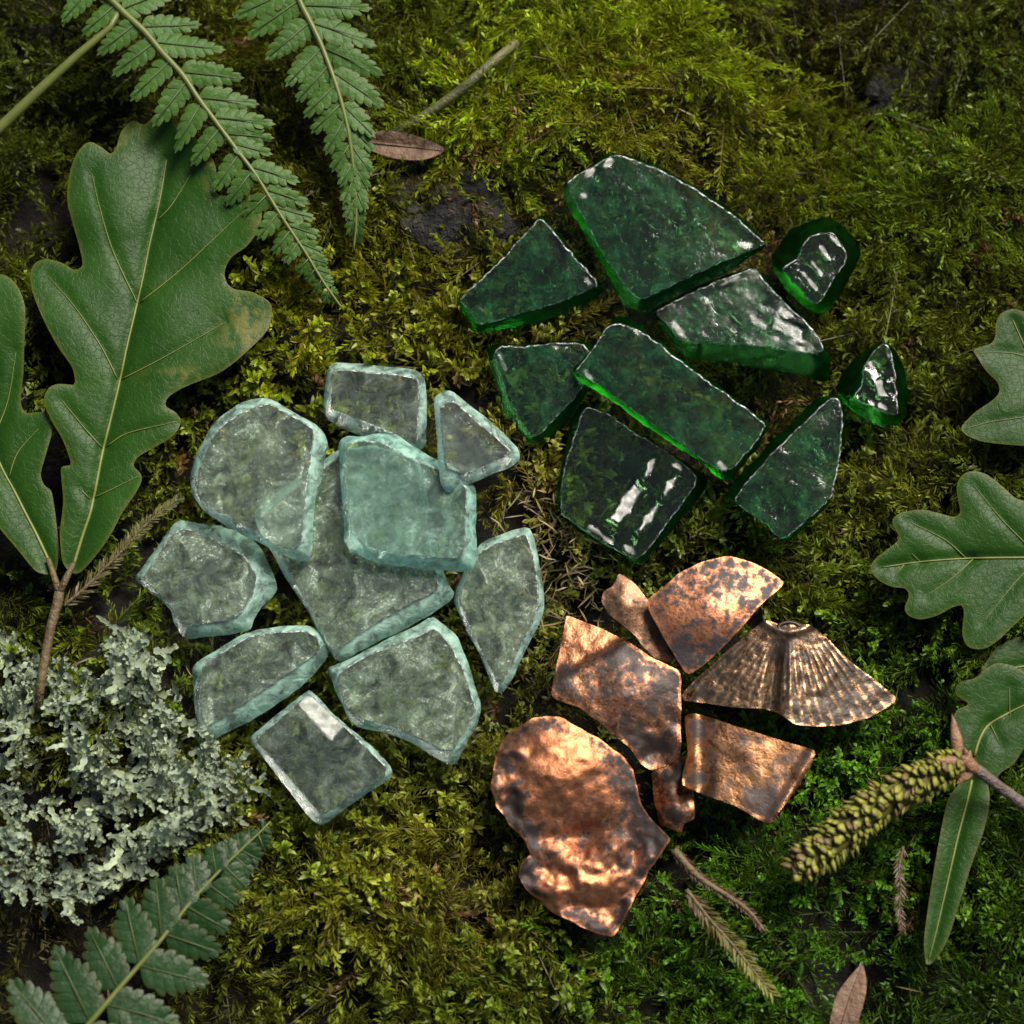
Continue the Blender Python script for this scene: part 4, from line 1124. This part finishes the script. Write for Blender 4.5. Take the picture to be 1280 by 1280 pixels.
# ------------------------------------------------------------------ moss
ANCH = [  # px, py, density, leaf size, feather share, colour with painted vignette and hollow shade
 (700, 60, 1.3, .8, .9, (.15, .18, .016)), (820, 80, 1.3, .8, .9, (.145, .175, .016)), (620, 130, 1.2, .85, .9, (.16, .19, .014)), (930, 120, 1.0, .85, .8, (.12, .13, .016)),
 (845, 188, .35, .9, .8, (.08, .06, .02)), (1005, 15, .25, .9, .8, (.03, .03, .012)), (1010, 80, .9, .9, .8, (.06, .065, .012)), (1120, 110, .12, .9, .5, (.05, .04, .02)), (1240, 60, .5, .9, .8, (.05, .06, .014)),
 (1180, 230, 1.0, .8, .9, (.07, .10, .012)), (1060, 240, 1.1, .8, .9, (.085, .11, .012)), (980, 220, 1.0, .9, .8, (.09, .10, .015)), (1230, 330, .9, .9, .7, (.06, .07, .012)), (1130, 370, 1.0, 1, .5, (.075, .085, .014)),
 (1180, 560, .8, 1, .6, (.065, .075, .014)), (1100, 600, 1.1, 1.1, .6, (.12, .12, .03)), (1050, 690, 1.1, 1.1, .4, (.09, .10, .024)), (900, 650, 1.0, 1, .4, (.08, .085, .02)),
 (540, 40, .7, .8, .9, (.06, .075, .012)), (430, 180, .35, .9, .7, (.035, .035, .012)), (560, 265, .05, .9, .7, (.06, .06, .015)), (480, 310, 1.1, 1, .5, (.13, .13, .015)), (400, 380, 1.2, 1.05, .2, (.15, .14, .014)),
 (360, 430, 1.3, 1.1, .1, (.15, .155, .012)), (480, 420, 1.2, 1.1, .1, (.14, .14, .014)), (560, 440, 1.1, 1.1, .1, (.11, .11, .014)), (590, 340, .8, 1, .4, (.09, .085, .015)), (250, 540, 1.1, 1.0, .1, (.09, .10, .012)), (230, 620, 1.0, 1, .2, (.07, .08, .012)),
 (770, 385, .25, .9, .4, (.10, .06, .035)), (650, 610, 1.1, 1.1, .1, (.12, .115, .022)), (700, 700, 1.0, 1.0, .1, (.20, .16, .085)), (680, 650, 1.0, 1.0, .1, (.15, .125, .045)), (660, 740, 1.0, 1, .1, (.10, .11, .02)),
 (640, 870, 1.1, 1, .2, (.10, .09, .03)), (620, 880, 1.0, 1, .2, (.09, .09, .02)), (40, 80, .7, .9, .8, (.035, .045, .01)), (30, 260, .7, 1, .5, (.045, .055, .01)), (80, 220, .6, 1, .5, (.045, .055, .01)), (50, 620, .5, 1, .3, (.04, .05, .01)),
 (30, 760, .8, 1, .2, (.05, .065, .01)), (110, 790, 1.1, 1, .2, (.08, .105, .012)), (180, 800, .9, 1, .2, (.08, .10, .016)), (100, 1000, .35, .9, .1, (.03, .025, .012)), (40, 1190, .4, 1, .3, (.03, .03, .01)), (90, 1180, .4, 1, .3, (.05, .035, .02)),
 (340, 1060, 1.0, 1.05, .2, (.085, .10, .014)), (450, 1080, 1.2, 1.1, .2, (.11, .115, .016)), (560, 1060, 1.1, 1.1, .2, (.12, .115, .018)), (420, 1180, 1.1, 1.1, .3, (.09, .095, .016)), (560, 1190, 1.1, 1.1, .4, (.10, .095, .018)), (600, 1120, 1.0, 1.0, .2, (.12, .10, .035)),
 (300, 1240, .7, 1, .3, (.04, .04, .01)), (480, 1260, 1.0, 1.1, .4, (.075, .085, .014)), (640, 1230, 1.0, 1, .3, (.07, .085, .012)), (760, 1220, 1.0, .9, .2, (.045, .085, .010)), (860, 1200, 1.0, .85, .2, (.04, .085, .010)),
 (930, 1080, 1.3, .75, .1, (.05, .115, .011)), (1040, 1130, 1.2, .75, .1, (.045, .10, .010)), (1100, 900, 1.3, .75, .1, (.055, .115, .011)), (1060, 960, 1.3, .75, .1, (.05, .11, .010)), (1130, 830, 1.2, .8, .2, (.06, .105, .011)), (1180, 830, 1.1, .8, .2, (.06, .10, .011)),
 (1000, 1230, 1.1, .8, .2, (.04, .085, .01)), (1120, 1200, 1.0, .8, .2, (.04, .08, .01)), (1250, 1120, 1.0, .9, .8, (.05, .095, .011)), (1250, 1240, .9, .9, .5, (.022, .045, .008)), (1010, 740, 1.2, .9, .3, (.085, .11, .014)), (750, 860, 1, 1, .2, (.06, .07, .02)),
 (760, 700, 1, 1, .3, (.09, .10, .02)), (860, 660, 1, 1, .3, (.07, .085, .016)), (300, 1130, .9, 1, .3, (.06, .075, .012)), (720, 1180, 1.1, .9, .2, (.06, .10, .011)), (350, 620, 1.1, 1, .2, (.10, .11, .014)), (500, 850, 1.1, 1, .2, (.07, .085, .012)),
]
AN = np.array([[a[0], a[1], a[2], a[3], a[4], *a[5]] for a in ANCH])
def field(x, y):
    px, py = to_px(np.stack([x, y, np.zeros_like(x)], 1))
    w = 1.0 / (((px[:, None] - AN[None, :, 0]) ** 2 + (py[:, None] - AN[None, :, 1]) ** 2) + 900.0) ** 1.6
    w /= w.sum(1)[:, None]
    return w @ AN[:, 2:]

def zlimit(V):
    i = np.clip((V[:, 0] / RES + NR / 2).round().astype(int), 0, NR - 1)
    j = np.clip((V[:, 1] / RES + NR / 2).round().astype(int), 0, NR - 1)
    return ZMAX[i, j]

OUT = []
def emit(*a): OUT.append(a)
def shoots(bx, by, bz, az, el, L, K, l0, w0, col, tip, alpha0, alpha1, flat, sag, curl_lo, curl_hi, stem=True, pw=.85):
    n = len(bx)
    d0 = np.stack([np.cos(az) * np.cos(el), np.sin(az) * np.cos(el), np.sin(el)], 1)
    lat = np.stack([-np.sin(az), np.cos(az), np.zeros(n)], 1) * RNG.uniform(-.35, .35, (n, 1))
    B0 = np.stack([bx, by, bz], 1)
    s = np.tile(np.linspace(.06, 1, K) ** pw, (n, 1)) + RNG.uniform(-.3, .3, (n, K)) / K
    def pos(s): return B0[:, None] + d0[:, None] * (L[:, None] * s)[..., None] + lat[:, None] * (L[:, None] * s ** 2)[..., None] - np.array([0, 0, 1.0]) * (sag[:, None] * L[:, None] * s ** 2)[..., None]
    P = pos(s).reshape(-1, 3)
    T = (pos(s + .05) - pos(s - .05)).reshape(-1, 3); T /= np.linalg.norm(T, axis=1)[:, None] + 1e-9
    sf_ = np.clip(s.ravel(), 0, 1); idx = np.repeat(np.arange(n), K); k = np.tile(np.arange(K), n)
    azm = k * 2.39996 + np.repeat(RNG.random(n) * 6.28, K) + RNG.uniform(-.4, .4, n * K)
    R = rotperp(T, azm)
    if flat is not None:
        up = np.array([[0, 0, 1.0]]); sd = np.cross(T, up); sd /= np.linalg.norm(sd, axis=1)[:, None] + 1e-9
        upn = np.cross(sd, T)
        R2 = sd * np.where(k % 2 == 0, 1, -1)[:, None] + upn * RNG.uniform(-.2, .5, (n * K, 1))
        fl = np.repeat(flat, K)[:, None]
        R = R * (1 - fl) + R2 * fl; R /= np.linalg.norm(R, axis=1)[:, None] + 1e-9
    al = (alpha0 + (alpha1 - alpha0) * sf_) + RNG.uniform(-.2, .2, n * K)
    D = T * np.cos(al)[:, None] + R * np.sin(al)[:, None]
    N = T * .8 - R * .6 + RNG.standard_normal((n * K, 3)) * .25
    ln = l0[idx] * (1 - .5 * sf_ ** 4) * RNG.uniform(.7, 1.25, n * K)
    wd = w0[idx] * RNG.uniform(.75, 1.25, n * K)
    age_shade = np.clip(sf_ * 1.15, 0, 1)[:, None] ** 1.3  # bases brown with age, darkened further to paint shade between shoots
    c = (col[idx] * np.array([[.42, .26, .30]]) * (1 - age_shade) + col[idx] * 1.15 * age_shade) * RNG.uniform(.75, 1.25, (n * K, 1))
    cu = RNG.uniform(curl_lo, curl_hi, n * K)
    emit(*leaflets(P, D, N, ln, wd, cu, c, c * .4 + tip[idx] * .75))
    if stem:
        E = pos(np.full((n, 1), .95)).reshape(-1, 3)
        emit(*leaflets(B0, E - B0, np.cross(d0, lat + 1e-3) + np.array([0, 0, .6]), np.linalg.norm(E - B0, axis=1), np.full(n, .02), np.full(n, .01), col * np.array([[.45, .28, .3]]), col * .6))

def scatter(n):
    x = RNG.uniform(-8.2, 8.2, n); y = RNG.uniform(-8.6, 8.8, n)
    f = field(x, y)
    patch = np.clip((fbm(x, y, 1.3, 71, 3) - .34) * 4.5, .15, 1.0)
    low = np.clip((fbm(x, y, .75, 5, 3) - .38) * 7, .42, 1.0)
    keep = RNG.random(n) < np.clip(f[:, 0] * .77, 0, 1) * patch * low
    x, y, f = x[keep], y[keep], f[keep]
    hue = fbm(x, y, 1.6, 81, 3)[:, None] - .5
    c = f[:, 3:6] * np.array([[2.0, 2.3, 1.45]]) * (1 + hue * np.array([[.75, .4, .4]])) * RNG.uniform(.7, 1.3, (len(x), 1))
    brown = RNG.random(len(x)) < .05
    c[brown] = c[brown].mean(1)[:, None] * np.array([[1.5, .95, .45]])
    return x, y, f, np.clip(c, .004, .6)

# tufted shoots
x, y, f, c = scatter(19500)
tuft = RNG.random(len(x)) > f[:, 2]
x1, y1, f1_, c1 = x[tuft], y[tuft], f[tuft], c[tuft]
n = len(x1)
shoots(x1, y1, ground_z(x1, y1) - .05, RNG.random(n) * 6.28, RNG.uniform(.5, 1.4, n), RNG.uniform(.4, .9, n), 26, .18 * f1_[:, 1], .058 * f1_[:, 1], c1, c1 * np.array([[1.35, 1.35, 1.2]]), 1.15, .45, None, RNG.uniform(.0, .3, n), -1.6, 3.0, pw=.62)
# feathery branching shoots: a main stem and side branchlets
x2, y2, f2_, c2 = x[~tuft], y[~tuft], f[~tuft], c[~tuft]
sel = RNG.random(len(x2)) < .85
x2, y2, f2_, c2 = x2[sel], y2[sel], f2_[sel], c2[sel]
n = len(x2)
az = RNG.random(n) * 6.28; el = RNG.uniform(.15, 1.0, n); L = RNG.uniform(.6, 1.4, n); sag = RNG.uniform(.1, .4, n)
bz = ground_z(x2, y2) + .06
shoots(x2, y2, bz, az, el, L, 22, .14 * f2_[:, 1], .05 * f2_[:, 1], c2, c2 * np.array([[1.4, 1.35, 1.2]]), 1.0, .45, np.full(n, .6), sag, -.4, .9)
for k in range(6):
    s = .2 + .12 * k
    d0 = np.stack([np.cos(az) * np.cos(el), np.sin(az) * np.cos(el), np.sin(el)], 1)
    b = np.stack([x2, y2, bz], 1) + d0 * (L * s)[:, None] - np.array([0, 0, 1.0]) * (sag * L * s ** 2)[:, None]
    a2 = az + (1 if k % 2 else -1) * RNG.uniform(.5, 1.0, n)
    shoots(b[:, 0], b[:, 1], b[:, 2], a2, el * .6 - .1, L * (.45 - .05 * k) , 9, .12 * f2_[:, 1], .045 * f2_[:, 1], c2, c2 * np.array([[1.4, 1.35, 1.2]]), 1.0, .45, np.full(n, .7), sag, -.4, .9, stem=False)
# long loose fronds lying over the mat
xo, yo = RNG.uniform(-7.6, 7.6, 4200), RNG.uniform(-7.8, 7.8, 4200)
fo = field(xo, yo)
k_ = (RNG.random(len(xo)) < np.clip(fo[:, 0], 0, 1) * np.clip(fo[:, 2] - .02, .04, .75)) & (zlimit(np.stack([xo, yo, xo * 0], 1)) > 5)
xo, yo, fo = xo[k_], yo[k_], fo[k_]
n = len(xo)
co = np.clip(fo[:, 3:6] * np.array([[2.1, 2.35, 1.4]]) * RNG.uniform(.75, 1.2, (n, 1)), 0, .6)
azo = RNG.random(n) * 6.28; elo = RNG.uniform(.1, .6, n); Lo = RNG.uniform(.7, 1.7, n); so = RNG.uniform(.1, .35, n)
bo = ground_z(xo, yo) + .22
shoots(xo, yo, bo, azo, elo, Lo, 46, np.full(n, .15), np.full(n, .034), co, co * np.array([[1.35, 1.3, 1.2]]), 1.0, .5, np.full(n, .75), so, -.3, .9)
for k in range(8):
    s = .15 + .1 * k
    d0 = np.stack([np.cos(azo) * np.cos(elo), np.sin(azo) * np.cos(elo), np.sin(elo)], 1)
    b = np.stack([xo, yo, bo], 1) + d0 * (Lo * s)[:, None] - np.array([0, 0, 1.0]) * (so * Lo * s ** 2)[:, None]
    shoots(b[:, 0], b[:, 1], b[:, 2], azo + (1 if k % 2 else -1) * RNG.uniform(.6, .95, n), elo * .5, Lo * (.42 - .035 * k) * RNG.uniform(.6, 1.1, n), 14, np.full(n, .095), np.full(n, .028), co, co * np.array([[1.4, 1.3, 1.2]]), 1.0, .5, np.full(n, .75), so, -.3, .9, stem=False)
# dry straw bits around the middle and in places
m = 140
sx = np.concatenate([RNG.normal(.55, .35, 260), RNG.uniform(-7.5, 7.5, m)]); sy = np.concatenate([RNG.normal(-.6, .45, 260), RNG.uniform(-7.5, 7.5, m)])
sz = ground_z(sx, sy) + RNG.uniform(.1, .55, len(sx))
az = RNG.random(len(sx)) * 6.28
D = np.stack([np.cos(az), np.sin(az), RNG.uniform(-.3, .5, len(sx))], 1)
sz[:260] += .22
cs = np.array([[.36, .27, .14]]) * RNG.uniform(.35, 1.2, (len(sx), 1))
emit(*leaflets(np.stack([sx, sy, sz], 1), D, RNG.standard_normal((len(sx), 3)) * .4 + np.array([[0, 0, 1.0]]), RNG.uniform(.15, .42, len(sx)), RNG.uniform(.012, .03, len(sx)), RNG.uniform(-2.4, 2.4, len(sx)), cs, cs * 1.2))

vs = []; f4 = []; f3 = []; cc = []; o = 0
for V, a, b, c in OUT:
    vs.append(V); f4.append(a + o); f3.append(b + o); cc.append(c); o += len(V)
V = np.concatenate(vs); F4 = np.concatenate(f4); F3 = np.concatenate(f3); C = np.concatenate(cc)
lim = zlimit(V)
r8 = np.repeat(RNG.random(len(V) // 8), 8)
over = V[:, 2] > lim - .02
V[over, 2] = lim[over] - .02 - .16 * r8[over] - .02 * RNG.random(over.sum())
moss = big_mesh("moss", V, F4, F3, C, M_moss)
tag(moss, "thick mat of small green, yellow green and olive moss shoots covering the ground", "moss", kind="stuff")
print("moss leaflets", len(V) // 8)
for o in bpy.data.objects:
    if "_o" in o: del o["_o"]
